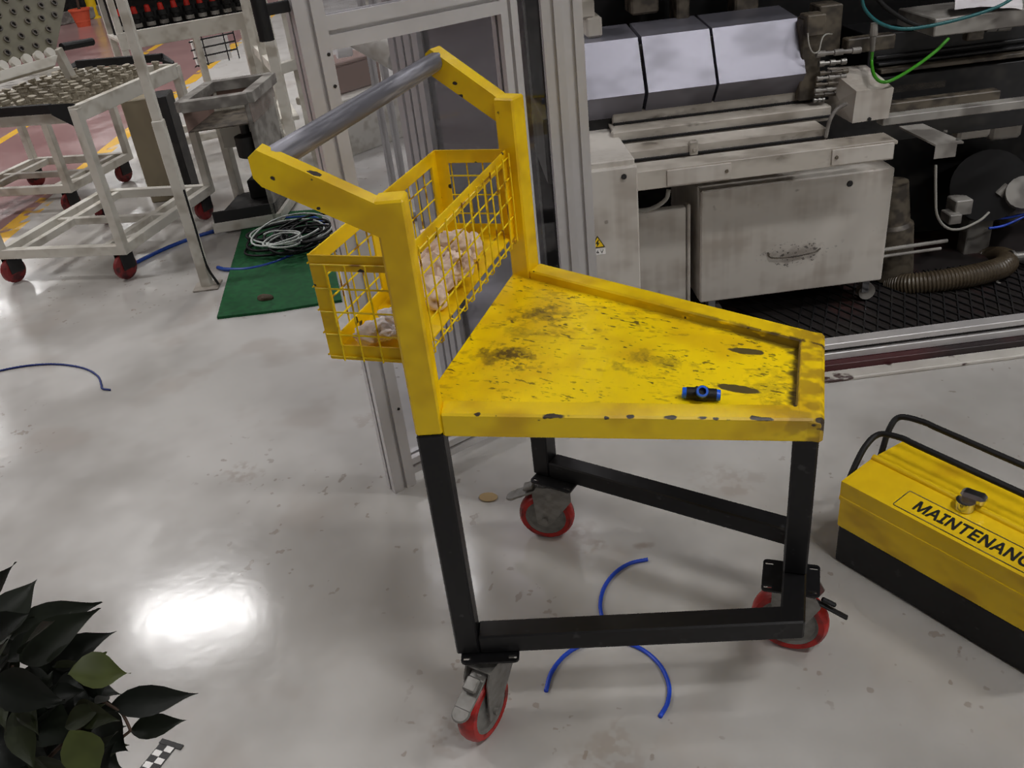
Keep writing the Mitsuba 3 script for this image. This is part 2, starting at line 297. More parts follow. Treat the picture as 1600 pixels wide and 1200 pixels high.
for nm, a, b in (('left', (-22, -8), (-22, 22)), ('right', (9, -8), (9, 22)), ('near', (-22, -8), (9, -8)), ('far', (-22, 22), (9, 22))):
    put('wall_' + nm, trimesh.Trimesh([[*a, 0], [*b, 0], [*b, 5.4], [*a, 5.4]], [[0, 1, 2], [0, 2, 3]], process=False), 'm_wall', kind='structure')
for i, (x, y) in enumerate(LAMPS):
    t = thing('unseen_ceiling_lamp', 'unseen long white ceiling lamp lighting the factory floor', 'lamp', 'unseen ceiling lamps over the hall')
    M = frame((x, y, 5.0), (math.cos(math.radians(27)), math.sin(math.radians(27)), 0))
    put('housing', tf(cbox((-0.6, -0.22, 0.012), (0.6, 0.22, 0.09), 0.01), M), 'm_cream', t)
    k = put('diffuser', tf(trimesh.Trimesh([[-0.57, -0.19, 0.01], [-0.57, 0.19, 0.01], [0.57, 0.19, 0.01], [0.57, -0.19, 0.01]], [[0, 1, 2], [0, 2, 3]], process=False), M), 'm_paper', t)
    scene[k]['emitter'] = {'type': 'area', 'radiance': {'type': 'rgb', 'value': [LAMP_POWER * 1.0, LAMP_POWER * 0.985, LAMP_POWER * 0.97]}}

# ------------------------------------------------------------------ machine platform (u along the kerb, v into the machine)
TH = math.radians(21.5)
E1, E2 = np.array([math.cos(TH), math.sin(TH), 0]), np.array([-math.sin(TH), math.cos(TH), 0])
KO = np.array([0.6107, 0.9870, 0.0])
MM = frame(KO, E1)
def mbox(u0, u1, v0, v1, z0, z1, c=0.002): return tf(cbox((u0, v0, z0), (u1, v1, z1), c), MM)
def mw(u, v, z): return KO + E1 * u + E2 * v + np.array([0, 0, z])
def uz(px, py, v):
    P = onp(px, py, KO + E2 * v, E2); return (P - KO) @ E1, P[2]
def pw(px, py, v):
    P = onp(px, py, KO + E2 * v, E2); return P
def blk(x0, y0, x1, y1, v, depth, c=0.003):
    """box whose front face spans two opposite image corners, at depth v behind the kerb line"""
    a, b = uz(x0, y0, v), uz(x1, y1, v)
    return mbox(min(a[0], b[0]), max(a[0], b[0]), v, v + depth, min(a[1], b[1]), max(a[1], b[1]), c)

pt = thing('machine_platform', 'low dark metal platform with an aluminium edge under the machine', 'platform')
put('kerb', mbox(-0.60, 2.4, 0.0, 0.046, 0.0, 0.012, 0.003), 'm_kerb', pt, label='chipped white painted kerb')
put('plinth', mbox(-0.60, 2.4, 0.046, 1.6, 0.0, 0.030, 0.002), 'm_plinth', pt, label='dark red painted plinth')
put('edge_profile', [mbox(-0.60, 2.4, 0.072, 0.112, 0.030, 0.052, 0.002), mbox(-0.60, 2.4, 0.072, 0.112, 0.064, 0.082, 0.002)], 'm_alu', pt, label='slotted aluminium edge profile')
put('slot', mbox(-0.60, 2.4, 0.084, 0.112, 0.050, 0.066, 0.001), 'm_ink', pt)
put('deck', mbox(-0.60, 2.4, 0.112, 1.6, 0.03, 0.070, 0.001), 'm_deck', pt, label='dark deck plate')
lat = []
for i in range(30):
    u = -0.05 + i * 0.04
    for s in (1, -1):
        a, b = (u, 0.118, 0.0725), (u + s * 0.17, 0.118 + 0.36, 0.0725)
        lat.append(tf(bar(a, b, 0.004, 0.005, c=0), MM))
put('mesh', lat, 'm_dark', pt, kind='stuff')

mc = thing('machine', 'large grimy white and dark metal processing machine behind the yellow cart', 'machine')
put('base_body', mbox(-0.68, 2.4, 0.78, 1.5, 0.071, 1.15), 'm_dark', mc)
put('unseen_upper_body', mbox(-0.66, 2.4, 0.64, 1.5, 1.1, 1.5), 'm_dark', mc, label='unseen dark upper body shading the machine interior')  # out of view, placed to keep the machine interior dark
put('unseen_canopy', mbox(-0.66, 2.4, 0.34, 0.64, 1.30, 1.5, 0.01), 'm_dark', mc)  # unseen overhang, placed so its shade falls inside the machine
# left column with its label
put('column', [mbox(-0.645, -0.483, 0.13, 0.60, 0.071, 0.640, 0.004), mbox(-0.645, -0.487, 0.145, 0.60, 0.635, 0.655, 0.003)], 'm_mwhite', mc)
for px, py in ((975, 276),):
    P = pw(px, py, 0.128); put('screw', lathe([(0, 0.004), (0.006, 0.004), (0.007, 0)], frame(P, E1, -E2), 12), 'm_dark', mc)
# recessed panel and gap
put('recessed_panel', [blk(985, 335, 1072, 470, 0.30, 0.03), blk(1074, 320, 1079, 480, 0.31, 0.03)], 'm_mwhite', mc)
put('recess_body', mbox(-0.47, 0.35, 0.66, 0.78, 0.071, 0.56), 'm_dark', mc)
put('conduit', tube(spline([pw(1045, 296, 0.2), pw(1040, 312, 0.2), pw(1018, 326, 0.22), pw(990, 330, 0.24)], 6), 0.006, 8), 'm_cablegrey', mc, smooth=True)
# long beam with cover plates
put('beam', [mbox(-0.492, 0.192, 0.15, 0.19, 0.566, 0.617, 0.002), mbox(-0.492, 0.200, 0.152, 0.236, 0.605, 0.614, 0.001), mbox(-0.492, 0.19, 0.152, 0.25, 0.566, 0.572, 0.001)], 'm_grimy', mc)
for x0, x1 in ((1042, 1143), (1301, 1398)):
    y = lambda x: 263 - (x - 1042) * 0.125
    a, b = uz(x0, y(x0) + 2, 0.146), uz(x1, y(x1) + 1, 0.146)
    k = put('cover_plate', mbox(a[0], b[0], 0.145, 0.151, 0.571, 0.612, 0.001), 'm_mwhite', mc)
    for u in ((b[0] - 0.012,) if x0 < 1100 else (a[0] + 0.012,)):
        put('screw', lathe([(0, 0.003), (0.004, 0.003), (0.005, 0)], frame(mw(u, 0.1445, 0.592), E1, -E2), 10), 'm_brown', k)
put('inner_rail', [mbox(-0.496, 0.05, 0.25, 0.28, 0.60, 0.636, 0.002), mbox(-0.496, 0.05, 0.25, 0.332, 0.632, 0.640, 0.001)], 'm_grimy', mc)
put('upper_rail', [mbox(-0.505, 0.10, 0.35, 0.38, 0.63, 0.668, 0.002), mbox(-0.5, 0.10, 0.352, 0.52, 0.660, 0.668, 0.001)], 'm_grimy', mc)
for v, z, u1 in ((.243, .6145, .05), (.343, .640, .10), (.423, .668, .12)): put('gap_shade_strip', mbox(-.49, u1, v, v + .007, z, z + .006, .0005), 'm_rubber', mc)  # black strips added in place of the dark shadow gaps at rail joints
put('bed_rail', mbox(-0.49, 0.12, 0.43, 0.47, 0.66, 0.70, 0.003), 'm_grimy', mc)
put('bed', mbox(-0.68, 2.2, 0.50, 0.80, 0.5, 0.69), 'm_dark', mc)
a = pw(1085, 233, 0.245); put('clamp_bracket', [blk(1078, 222, 1091, 243, 0.24, 0.02), lathe([(0, 0.004), (0.004, 0.004), (0.004, 0)], frame(pw(1085, 234, 0.239), E1, -E2), 10)], 'm_grimy', mc)
# three folded steel covers
for ua, ub in ((-0.565, -0.408), (-0.398, -0.212), (-0.204, 0.034)):
    prof = [(0.44, 0.686), (0.38, 0.757), (0.46, 0.888), (0.62, 0.90), (0.62, 0.686)]
    pts = np.array([(u, v, z) for u in (ua, ub) for v, z in prof]); 
    mt = trimesh.convex.convex_hull(tf(trimesh.Trimesh(pts, [[0, 1, 2]], process=False), MM).vertices)
    put('steel_cover', mt, 'm_steel', mc, label='brushed steel folded cover')
put('cover_backing', mbox(-0.60, 0.03, 0.45, 0.64, 0.60, 0.87), 'm_dark', mc)
# upright blocks behind the covers
for q in ((905, 0, 930, 28, .5, .1), (915, 28, 942, 58, .5, .1), (985, -30, 1030, 20, .62, .1), (1058, -30, 1078, 36, .6, .1), (1150, -40, 1185, 25, .62, .08)):
    put('upright_block', blk(*q, c=0.006), 'm_brown' if q[0] > 940 else 'm_grimy', mc)
# bracket and fittings right of the covers
put('side_bracket', [blk(1256, 30, 1278, 155, 0.40, 0.05), blk(1262, 25, 1290, 55, 0.38, 0.06), blk(1282, 10, 1312, 80, 0.45, 0.08)], 'm_brown', mc)
put('sensor_cable', tube(spline([pw(1262, 52, .37), pw(1264, 70, .36), pw(1270, 82, .36), pw(1279, 80, .36), pw(1284, 62, .37), pw(1290, 54, .38), pw(1300, 53, .4)], 6), 0.0022, 6), 'm_cablegrey', mc, smooth=True)
for i, (y, x0, x1, m) in enumerate(((85, 1275, 1345, 'm_grey'), (100, 1279, 1322, 'm_zinc'), (115, 1280, 1325, 'm_brown'), (123, 1276, 1322, 'm_grey'), (133, 1274, 1322, 'm_brown'), (142, 1273, 1318, 'm_grey'), (149, 1272, 1310, 'm_brown'), (157, 1271, 1288, 'm_zinc'))):
    n = 6; pts = [pw(x0 + (x1 - x0) * t, y - (x1 - x0) * t * 0.1, 0.37) for t in np.linspace(0, 1, n)]
    path, rad = [], []
    for j in range(n - 1):
        r = 0.0085 if j % 2 == 0 else 0.0055
        for w in (0.02, 0.98): path.append(pts[j] * (1 - w) + pts[j + 1] * w); rad.append(r)
    put('hydraulic_fitting', tube(path, np.array(rad) * (1.0 if i < 2 else 0.75), 10), m, mc)
put('hose_curl', tube(spline([pw(1290, 215, .24), pw(1296, 190, .24), pw(1306, 172, .25), pw(1322, 162, .27)], 6), 0.0055, 8), 'm_grey', mc, smooth=True)
# motor housing
a, b = uz(1329, 193, .28), uz(1398, 128, .28)
put('motor_housing', [hull([mw(u, v, z) for u, v, z in ((a[0] + .004, .28, a[1]), (b[0] - .006, .28, a[1] + .002), (a[0] + .008, .28, b[1] - .012), (b[0], .28, b[1] - .016),
    (a[0] - .012, .34, a[1] + .05), (a[0], .34, b[1] - .004), (b[0], .34, b[1] - .006), (a[0] + .002, .46, a[1]), (b[0] - .004, .46, a[1]), (a[0] - .01, .44, b[1] + .02), (b[0] - .01, .44, b[1] + .016))])], 'm_mwhite', mc, label='white cast motor housing')
put('screw', lathe([(0, 0.003), (0.005, 0.003), (0.005, 0)], frame(pw(1358, 186, 0.279), E1, -E2), 10), 'm_dark', mc)
# right side: bar, bracket, slide, boxes
put('long_bar', mbox(0.225, 0.72, 0.30, 0.34, 0.611, 0.634, 0.002), 'm_grey', mc)
put('inner_bar', [mbox(0.21, 0.62, 0.42, 0.46, 0.60, 0.635, 0.003), mbox(0.24, 0.5, 0.5, 0.54, 0.64, 0.665, 0.003)], 'm_brown', mc)
tb = [onz(*q, 0.604) for q in ((1404, 197), (1442, 193), (1506, 221), (1462, 226))]
put('tray_bracket', [trimesh.convex.convex_hull(np.vstack([tb, np.array(tb) - [0, 0, 0.005]])), abox(tb[3] - [0, 0, .038], (tb[2] - tb[3]) * 0.78, [0.0, 0.004, 0], [0, 0, .038], 0.001)], 'm_grey', mc)
for q in ((1477, 206), (1497, 219)): put('screw', lathe([(0, 0.004), (0.005, 0.004), (0.006, 0)], frame(onz(*q, 0.604), E1), 10), 'm_zinc', mc)
for k_, (z0, z1, v) in enumerate(((0.700, 0.712, .50), (0.718, 0.726, .52), (0.732, 0.742, .54))):
    put('slide_rail', mbox(0.30, 0.9, v, v + 0.05, z0, z1, 0.002), 'm_dark' if k_ else 'm_brown', mc)
put('slide_body', mbox(0.28, 0.9, 0.55, 0.75, 0.66, 0.80), 'm_dark', mc)
put('valve_block', [blk(1514, 45, 1537, 62, .42, .03), blk(1504, 28, 1572, 38, .42, .05)], 'm_brown', mc)
for x0, x1 in ((1470, 1491), (1493, 1507), (1541, 1556), (1558, 1578)):
    put('hydraulic_fitting', rod(pw(x0, 49 - (x0 - 1470) * .06, .43), pw(x1, 49 - (x1 - 1470) * .06, .43), 0.0095, 12), 'm_zinc', mc)
put('upper_plate', blk(1462, 30, 1640, 36, .405, .22), 'm_grey', mc)
put('teal_hose', tube(spline([pw(1345, -12, .36), pw(1352, 15, .36), pw(1375, 36, .36), pw(1408, 45, .36), pw(1450, 41, .36), pw(1510, 27, .36), pw(1560, 10, .36), pw(1590, -8, .36)], 8), 0.0045, 8), 'm_teal', mc, smooth=True)
put('black_hose', tube(spline([pw(1365, -10, .4), pw(1385, 12, .4), pw(1415, 32, .4), pw(1440, 42, .4)], 6), 0.006, 8), 'm_rubber', mc, smooth=True)
put('green_cable', tube(spline([pw(1363, 78, .37), pw(1362, 98, .37), pw(1366, 118, .30), pw(1378, 128, .275), pw(1396, 124, .275), pw(1430, 104, .33), pw(1462, 80, .38), pw(1482, 60, .4)], 8), 0.0045, 8), 'm_cable', mc, smooth=True)
put('cable_plug', tube([pw(1366, 36, .37), pw(1365, 55, .37), pw(1364, 57, .37), pw(1363, 80, .37)], [0.009, 0.011, 0.008, 0.006], 10), 'm_grey', mc)
put('mount_plate', blk(1325, 62, 1398, 76, .40, .04), 'm_brown', mc)
for q in ((1534, 120, 1598, 150, .62, .1), (1555, 175, 1596, 215, .62, .1), (1502, 187, 1548, 214, .55, .1)):
    put('junction_box', blk(*q, c=0.008), 'm_mwhite', mc)
put('blue_hose', tube(spline([pw(1535, 122, .6), pw(1548, 140, .58), pw(1570, 165, .58), pw(1592, 192, .58)], 6), 0.005, 8), 'm_bluedark', mc, smooth=True)
put('black_cable', tube(spline([pw(1525, 128, .57), pw(1545, 138, .56), pw(1568, 152, .56), pw(1590, 158, .5)], 6), 0.005, 8), 'm_rubber', mc, smooth=True)
put('guard_drum', tube([pw(1545, 290, .52), pw(1545, 291, .72)], 0.11, 28), 'm_rubber', mc, smooth=40, label='black round drum')
put('pump_body', [tube([pw(1395, 285, .45), pw(1395, 345, .45), pw(1395, 350, .45), pw(1395, 430, .45)], [.045, .05, .06, .06], 20)], 'm_brown', mc, smooth=40)
put('pipe', [rod(pw(1370, 392, .36), pw(1480, 376, .36), 0.006), rod(pw(1370, 402, .36), pw(1470, 388, .36), 0.005)], 'm_grey', mc)
put('conduit', tube(spline([pw(1462, 258, .34), pw(1462, 300, .34), pw(1464, 335, .34), pw(1478, 355, .35), pw(1500, 358, .36), pw(1530, 345, .38), pw(1545, 332, .4)], 8), 0.004, 8), 'm_cablegrey', mc, smooth=True)
put('manifold', [blk(1495, 315, 1518, 335, .5, .06), blk(1485, 337, 1502, 350, .48, .06), blk(1515, 345, 1543, 400, .56, .05)], 'm_grey', mc)
put('blue_tube', [tube(spline([pw(1545, 357, .45), pw(1570, 352, .45), pw(1605, 336, .45)], 6), 0.004, 8), tube(spline([pw(1540, 342, .5), pw(1575, 340, .5), pw(1610, 332, .5)], 6), 0.004, 8)], 'm_blue', mc, smooth=True)
put('grey_cylinder', [rod(pw(1600, 300, .45), pw(1575, 330, .7), .05, 18), rod(pw(1560, 305, .5), pw(1575, 290, .5), .015, 10)], 'm_grey', mc, smooth=40)
hp_ = spline([pw(1388, 446, .42), pw(1425, 444, .36), pw(1480, 437, .33), pw(1530, 428, .33), pw(1568, 416, .36), pw(1570, 404, .46), pw(1540, 402, .56), pw(1480, 408, .62)], 40)
s_ = np.arange(len(hp_)); put('corrugated_hose', tube(hp_, 0.0315 + 0.003 * ((s_ // 2) % 2), 16), 'm_corr', mc, smooth=50, label='brown corrugated suction hose')
put('pipe_end', tube([pw(1578, 402, .40), pw(1582, 402, .40), pw(1583, 402, .40), pw(1625, 398, .40)], [.022, .022, .016, .016], 14), 'm_zinc', mc)
put('strap', tube(spline([pw(1556, 440, .34), pw(1572, 450, .32), pw(1602, 462, .3)], 6), .006, 8), 'm_cablegrey', mc)

sg = thing('hazard_sign', 'small yellow triangular electric hazard sticker with a 24 V tag on the white column', 'sign')
su, sz = uz(934, 383, 0.1295)
SM = lambda u, z, d=0.0008: frame(mw(u, 0.1295 - d, z), E1, -E2)
def tri(r): return Polygon([(r * math.sin(q), r * math.cos(q)) for q in (0, 2 * math.pi / 3, 4 * math.pi / 3)])
def flat(poly, h, u, z, d=0.0):     # lettering plane: x along u, y up, facing the viewer
    M = np.eye(4); M[:3, 0], M[:3, 1], M[:3, 2], M[:3, 3] = E1, [0, 0, 1], -E2, mw(u, 0.1298 - d, z); return extr(poly, h, M)
put('triangle', flat(tri(0.022), 0.0008, su, sz + 0.004), 'm_sign', sg)
put('border', flat(tri(0.0225).difference(tri(0.0185)), 0.0004, su, sz + 0.004, 0.0009), 'm_ink', sg)
put('bolt', flat(Polygon([(0.001, .011), (-.006, .001), (-.001, .001), (-.003, -.008), (.005, .003), (0, .003), (.004, .011)]), 0.0004, su, sz + 0.003, 0.0009), 'm_ink', sg)
put('tag', flat(sbox(-.019, -.008, .019, .008), 0.0008, su + .001, sz - .019), 'm_paper', sg)
tm = meshkit.text_mesh('24 V', 0.009, 0.0004, True); tm.apply_translation([-tm.bounds[:, 0].mean(), -0.0045, 0])
M = np.eye(4); M[:3, 0], M[:3, 1], M[:3, 2], M[:3, 3] = E1, [0, 0, 1], -E2, mw(su + .001, 0.1298 - .0009, sz - .019)
put('lettering', tf(tm, M), 'm_ink', sg)

bn = thing('chip_bin', 'white painted steel bin on small casters under the machine beam', 'bin')
put('body', tf(cbox((-0.279, 0.28, 0.156), (0.266, 0.64, 0.4975), 0.004), MM), 'm_bin', bn)
P = pw(1328, 287, 0.279); put('plug_hole', lathe([(0, 0.002), (0.007, 0.002), (0.009, 0)], frame(P, E1, -E2), 14), 'm_ink', bn)
put('handle_bar', tube(spline([pw(1200, 395, .277), pw(1206, 403, .272), pw(1240, 401, .27), pw(1272, 394, .272), pw(1282, 388, .277)], 6), 0.0022, 8), 'm_brown', bn, label='thin worn handle bar', smooth=True)
for u, v in ((-0.235, .33), (0.235, .33), (-0.235, .60), (0.235, .60)):
    k = put('caster', [tf(cbox((u - .024, v - .02, .149), (u + .024, v + .02, .156), .001), MM), tf(cbox((u - .010, v - .016, .105), (u + .012, v - .013, .15), .001), MM), tf(cbox((u - .010, v + .013, .105), (u + .012, v + .016, .15), .001), MM)], 'm_chrome', bn)
    put('wheel', rod(mw(u + .01, v - .011, .1035), mw(u + .01, v + .011, .1035), .0255, 20), 'm_grey', k, smooth=40)

rg = put('cleaning_rag', trimesh.Trimesh(*(lambda n: (
    np.array([pw(1490 + 105 * i / n, 29 - 22 * j / n - 5 * math.sin(3 * i / n), .40 + .10 * j / n) + np.array([0, 0, .012 * meshkit.noise(np.array([[i * .7, j * .7, 1.]]))[0] + .016]) for i in range(n + 1) for j in range(n + 1)]),
    np.array([f for i in range(n) for j in range(n) for f in ([i * (n + 1) + j, (i + 1) * (n + 1) + j, (i + 1) * (n + 1) + j + 1], [i * (n + 1) + j, (i + 1) * (n + 1) + j + 1, i * (n + 1) + j + 1])])))(10), process=False), 'm_rag', smooth=True,
    label='white crumpled rag lying on top of the machine at the right', cat='rag')

# ------------------------------------------------------------------ aluminium profiles: guard door and posts
def prof_poly(w, d):
    s = sbox(-w / 2, -d / 2, w / 2, d / 2)
    for x, y, a, b in ((0, -d / 2, .0045, .011), (0, d / 2, .0045, .011), (-w / 2, 0, .011, .0045), (w / 2, 0, .011, .0045)):
        s = s.difference(sbox(x - a, y - b, x + a, y + b))
    return s
def profile(p, q, w, d, X):
    """extrusion from p to q; its width axis w runs along X"""
    p, q = np.asarray(p, float), np.asarray(q, float); Z = (q - p) / np.linalg.norm(q - p); X = np.asarray(X, float); X = X - Z * (X @ Z); X /= np.linalg.norm(X); Y = np.cross(Z, X)
    M = np.eye(4); M[:3, 0], M[:3, 1], M[:3, 2], M[:3, 3] = X, Y, Z, p
    return extr(prof_poly(w, d), np.linalg.norm(q - p), M)
DA = math.radians(52.7); DX = np.array([math.cos(DA), math.sin(DA), 0]); DN = np.array([-DX[1], DX[0], 0])
D0 = np.array([-0.405, 0.355, 0.0])
dd = lambda s, z, n=0.0: D0 + DX * s + DN * n + np.array([0, 0, z])
door = thing('guard_door', 'open aluminium framed guard door with clear acrylic panes left of the machine', 'guard door')
W_D = 0.485
put('stile', profile(dd(0, 0.0), dd(0, 1.95), 0.062, 0.04, DX), 'm_alu', door)
put('stile', profile(dd(W_D - .03, 0.0), dd(W_D - .03, 1.95), 0.045, 0.04, DX), 'm_alu', door)
put('rail', profile(dd(.03, .055), dd(W_D - .05, .055), 0.04, 0.045, DN), 'm_alu', door)
put('rail', [profile(dd(.031, 1.082), dd(W_D - .05, 1.082), 0.04, 0.062, DN)], 'm_alu', door)
put('rail', profile(dd(.03, 1.92), dd(W_D - .05, 1.92), 0.04, 0.04, DN), 'm_alu', door)
for z0, z1 in ((.075, 1.05), (1.112, 1.90)):
    put('pane', abox(dd(.03, z0, -.002), DX * (W_D - .075), DN * .004, [0, 0, z1 - z0], 0), 'm_acrylic', door, label='clear acrylic pane')
put('handle', tube([dd(-.086, 1.088), dd(-.086, 1.50)], .014, 10), 'm_rubber', door, label='black grip handle', smooth=40)
put('handle_mount', [bar(dd(-.086, 1.14), dd(-.02, 1.14, 0), .015, .02), bar(dd(-.086, 1.45), dd(-.02, 1.45, 0), .015, .02)], 'm_rubber', door)

for s_h, z_h in ((.022, 1.045), (.022, .985), (.022, .72), (.022, .23)):
    put('hole', tf(lathe([(0, .0012), (.0035, .0012), (.0035, 0)], None, 10), frame(dd(s_h, z_h, -.0203), DX, -DN)), 'm_ink', door)

gp = thing('guard_post', 'pair of slotted aluminium posts between the yellow cart and the machine', 'post')
for u, v, w in ((-0.685, 0.03, 0.045), (-0.640, 0.05, 0.05)):
    put('profile', profile(mw(u, v, 0.0), mw(u, v, 2.0), w, 0.045, E1), 'm_alu', gp)
put('pane', abox(mw(-.78, .05, .1), E1 * .075, E2 * .004, [0, 0, 1.9], 0), 'm_acrylic', gp)

# fence further back, seen through the door's pane
bf = thing('guard_fence', 'aluminium framed guard fence with a dark panel seen through the open guard door', 'fence')
FO = onz(728, 590); FXv = (mw(-.70, .05, 0) - FO); FL = np.linalg.norm(FXv); FXv /= FL
for q in (0.0, -0.052):
    put('profile', profile(FO + FXv * q, FO + FXv * q + [0, 0, 2.0], 0.045, 0.045, FXv), 'm_alu', bf)
put('panel', abox(FO + FXv * .024 + [0, 0, .1], FXv * (FL - .08), np.array([-FXv[1], FXv[0], 0]) * .004, [0, 0, 1.85], 0), 'm_smoked', bf, label='smoked panel')
put('rail', profile(FO + FXv * .024 + [0, 0, .07], FO + FXv * (FL - .05) + [0, 0, .07], 0.04, 0.045, [0, 0, 1]), 'm_alu', bf)
fp2 = thing('slim_frame', 'slim aluminium frame standing behind the guard door pane', 'frame')
Q = onz(640, 330)
for px in (624, 640): put('profile', profile(onz(px, 345), onz(px, 345) + [0, 0, 1.6], 0.03, 0.03, E1), 'm_alu', fp2)
put('foot_rail', bar(onz(618, 345) + [0, 0, .02], onz(660, 340) + [0, 0, .02], .03, .03), 'm_alu', fp2)

# ------------------------------------------------------------------ the yellow cart
t_, W, A_, S, HP, ZB = 0.04, 0.56335, 0.26231, 0.58509, 0.97942, 0.168
ca, sa = math.cos(A_), math.sin(A_)
Zv = lambda z: np.array([0, 0, z])
cart = thing('tool_cart', 'worn yellow three wheeled cart with a wire basket, tapered table and black legs', 'cart')
for s in (-1, 1):                                   # s = -1: the near side
    u = np.array([ca, -s * sa, 0]); n = np.array([sa, s * ca, 0]); O = np.array([0, s * W / 2, 0])
    put('post', abox(O + Zv(HT - t_), u * t_, -n * t_, Zv(HP - HT + t_), .003), 'm_yellow', cart)
    put('leg', abox(O + Zv(ZB), u * t_, -n * t_, Zv(HT - t_ - ZB), .003), 'm_black', cart)
    sl = -DT / S
    a = O + u * t_ + Zv(HT - t_ + sl * t_)
    put('side_rail', abox(a, u * (S - t_) + Zv(sl * (S - t_)), -n * t_, Zv(t_), .003), 'm_rail', cart)
    put('base_rail', abox(O + u * t_ + Zv(ZB), u * (S - t_), -n * t_, Zv(t_), .003), 'm_black', cart)
    # handle arm: flat tube rising backwards from the post top
    p0 = O - n * t_ * 0.15; th = np.array([0, 0, .046])
    b0 = O + u * .004 + Zv(HP - .048); b1 = O - u * .142 + Zv(1.012)
    k = put('handle_arm', hull(np.vstack([b0, b0 + th, b1 + u * .008, b1 + Zv(.012), b1 + th - Zv(.008), b1 + th + u * .012, *[q - n * .03 for q in (b0, b0 + th, b1 + u * .008, b1 + Zv(.012), b1 + th - Zv(.008), b1 + th + u * .012)]])), 'm_yellow', cart)
Ln = S * ca; wn = W / 2 - S * sa
put('end_rail', abox([Ln - t_, -wn - .006, HT - t_ - DT + .004], [t_, 0, -.004], [0, 2 * wn + .012, 0], [0, 0, t_], .005), 'm_rail', cart)
put('base_end_rail', abox([Ln - t_, -wn, ZB], [t_, 0, 0], [0, 2 * wn, 0], [0, 0, t_], .003), 'm_black', cart)
put('front_leg', cbox((Ln - t_, -t_ / 2, ZB + t_), (Ln, t_ / 2, HT - DT - t_ + .004), .003), 'm_black', cart)
yi = lambda xx: W / 2 - xx * math.tan(A_) - t_ / ca + .002
pl = np.array([(xx, sy * yi(xx), HT - .018 - DT / Ln * xx - dz) for xx in (-.008, Ln - t_ + .002) for sy in (-1, 1) for dz in (0, .003)])
put('table_plate', hull(pl), 'm_plate', cart, label='scuffed yellow table plate')
put('cross_bar', cbox((.002, -W / 2 + .045, HT - .062), (.03, W / 2 - .045, HT - .0215), .002), 'm_yellow', cart)
hA, hB = np.array([0, -W / 2, 0]) - np.array([ca, sa, 0]) * .131 + Zv(1.036), np.array([0, W / 2, 0]) - np.array([ca, -sa, 0]) * .131 + Zv(1.036)
d_ = (hB - hA) / np.linalg.norm(hB - hA)
put('handle', tube([hA + d_ * .02, hB - d_ * .02], .0165, 20), 'm_grip', cart, smooth=40, label='bare grey metal handle tube')

# basket between and behind the posts
zt, zb_, xb, xf, yw = 0.890, 0.725, -0.134, 0.004, 0.243
fb = []
fw_, ft_ = .024, .003
for y in (-yw, yw):
    for z0, z1 in ((zt - fw_, zt), (zb_, zb_ + fw_)): fb.append(cbox((xb, y - ft_ / 2, z0), (xf, y + ft_ / 2, z1), .0005))
    for x0, x1 in ((xb, xb + fw_), (xf - fw_, xf)): fb.append(cbox((x0, y - ft_ / 2 - .0003, zb_), (x1, y + ft_ / 2 + .0003, zt), .0005))
for z0, z1 in ((zt - fw_, zt), (zb_, zb_ + fw_)): fb.append(cbox((xb - ft_ / 2, -yw, z0), (xb + ft_ / 2, yw, z1), .0005))
for z0, z1 in ((zt - fw_, zt),): fb.append(cbox((xf - ft_ / 2, -yw, z0), (xf + ft_ / 2, yw, z1), .0005))
for y0, y1 in ((-yw, -yw + fw_), (yw - fw_, yw), (-.05, -.02)): fb.append(cbox((xb - ft_ / 2 - .0003, y0, zb_), (xb + ft_ / 2 + .0003, y1, zt), .0005))
for y0, y1 in ((-yw, -yw + fw_), (yw - fw_, yw)): fb.append(cbox((xf - ft_ / 2 - .0003, y0, zb_), (xf + ft_ / 2 + .0003, y1, zt), .0005))
bk = put('basket', fb, 'm_yellow', cart, label='yellow wire basket')
put('bottom_plate', cbox((xb, -yw, zb_ - .001), (xf - .004, yw, zb_ + .002), .0004), 'm_yellow', bk)
wr = .0015
for i in range(5):
    z = zb_ + .006 + i * .0365
    put('wire', rod((xf + .005, -yw - .003, z - (.008 if i == 0 else 0)), (xf + .005, yw + .003, z - (.008 if i == 0 else 0)), wr, 6), 'm_wire', bk)
    put('wire', rod((xb - .004, -yw, z), (xb - .004, yw, z), wr, 6), 'm_wire', bk)
    for y in (-yw - .004, yw + .004): put('wire', rod((xb + .003, y, z), (xf + .002, y, z), wr, 6), 'm_wire', bk)
for i in range(14):
    y = -yw + .012 + i * (2 * yw - .024) / 13
    put('wire', tube([(xf + .0085, y, zt - .004), (xf + .0085, y, zb_ - .006), (xf + .004, y, zb_ - .010), (xf - .008, y, zb_ - .005)], wr, 6), 'm_wire', bk)
    put('wire', rod((xb - .0075, y, zt - .004), (xb - .0075, y, zb_ + .002), wr, 6), 'm_wire', bk)
for i in range(4):
    x = xb + .026 + i * .031
    for y in (-yw - .0075, yw + .0075): put('wire', rod((x, y, zt - .012), (x, y, zb_ + .002), wr, 6), 'm_wire', bk)

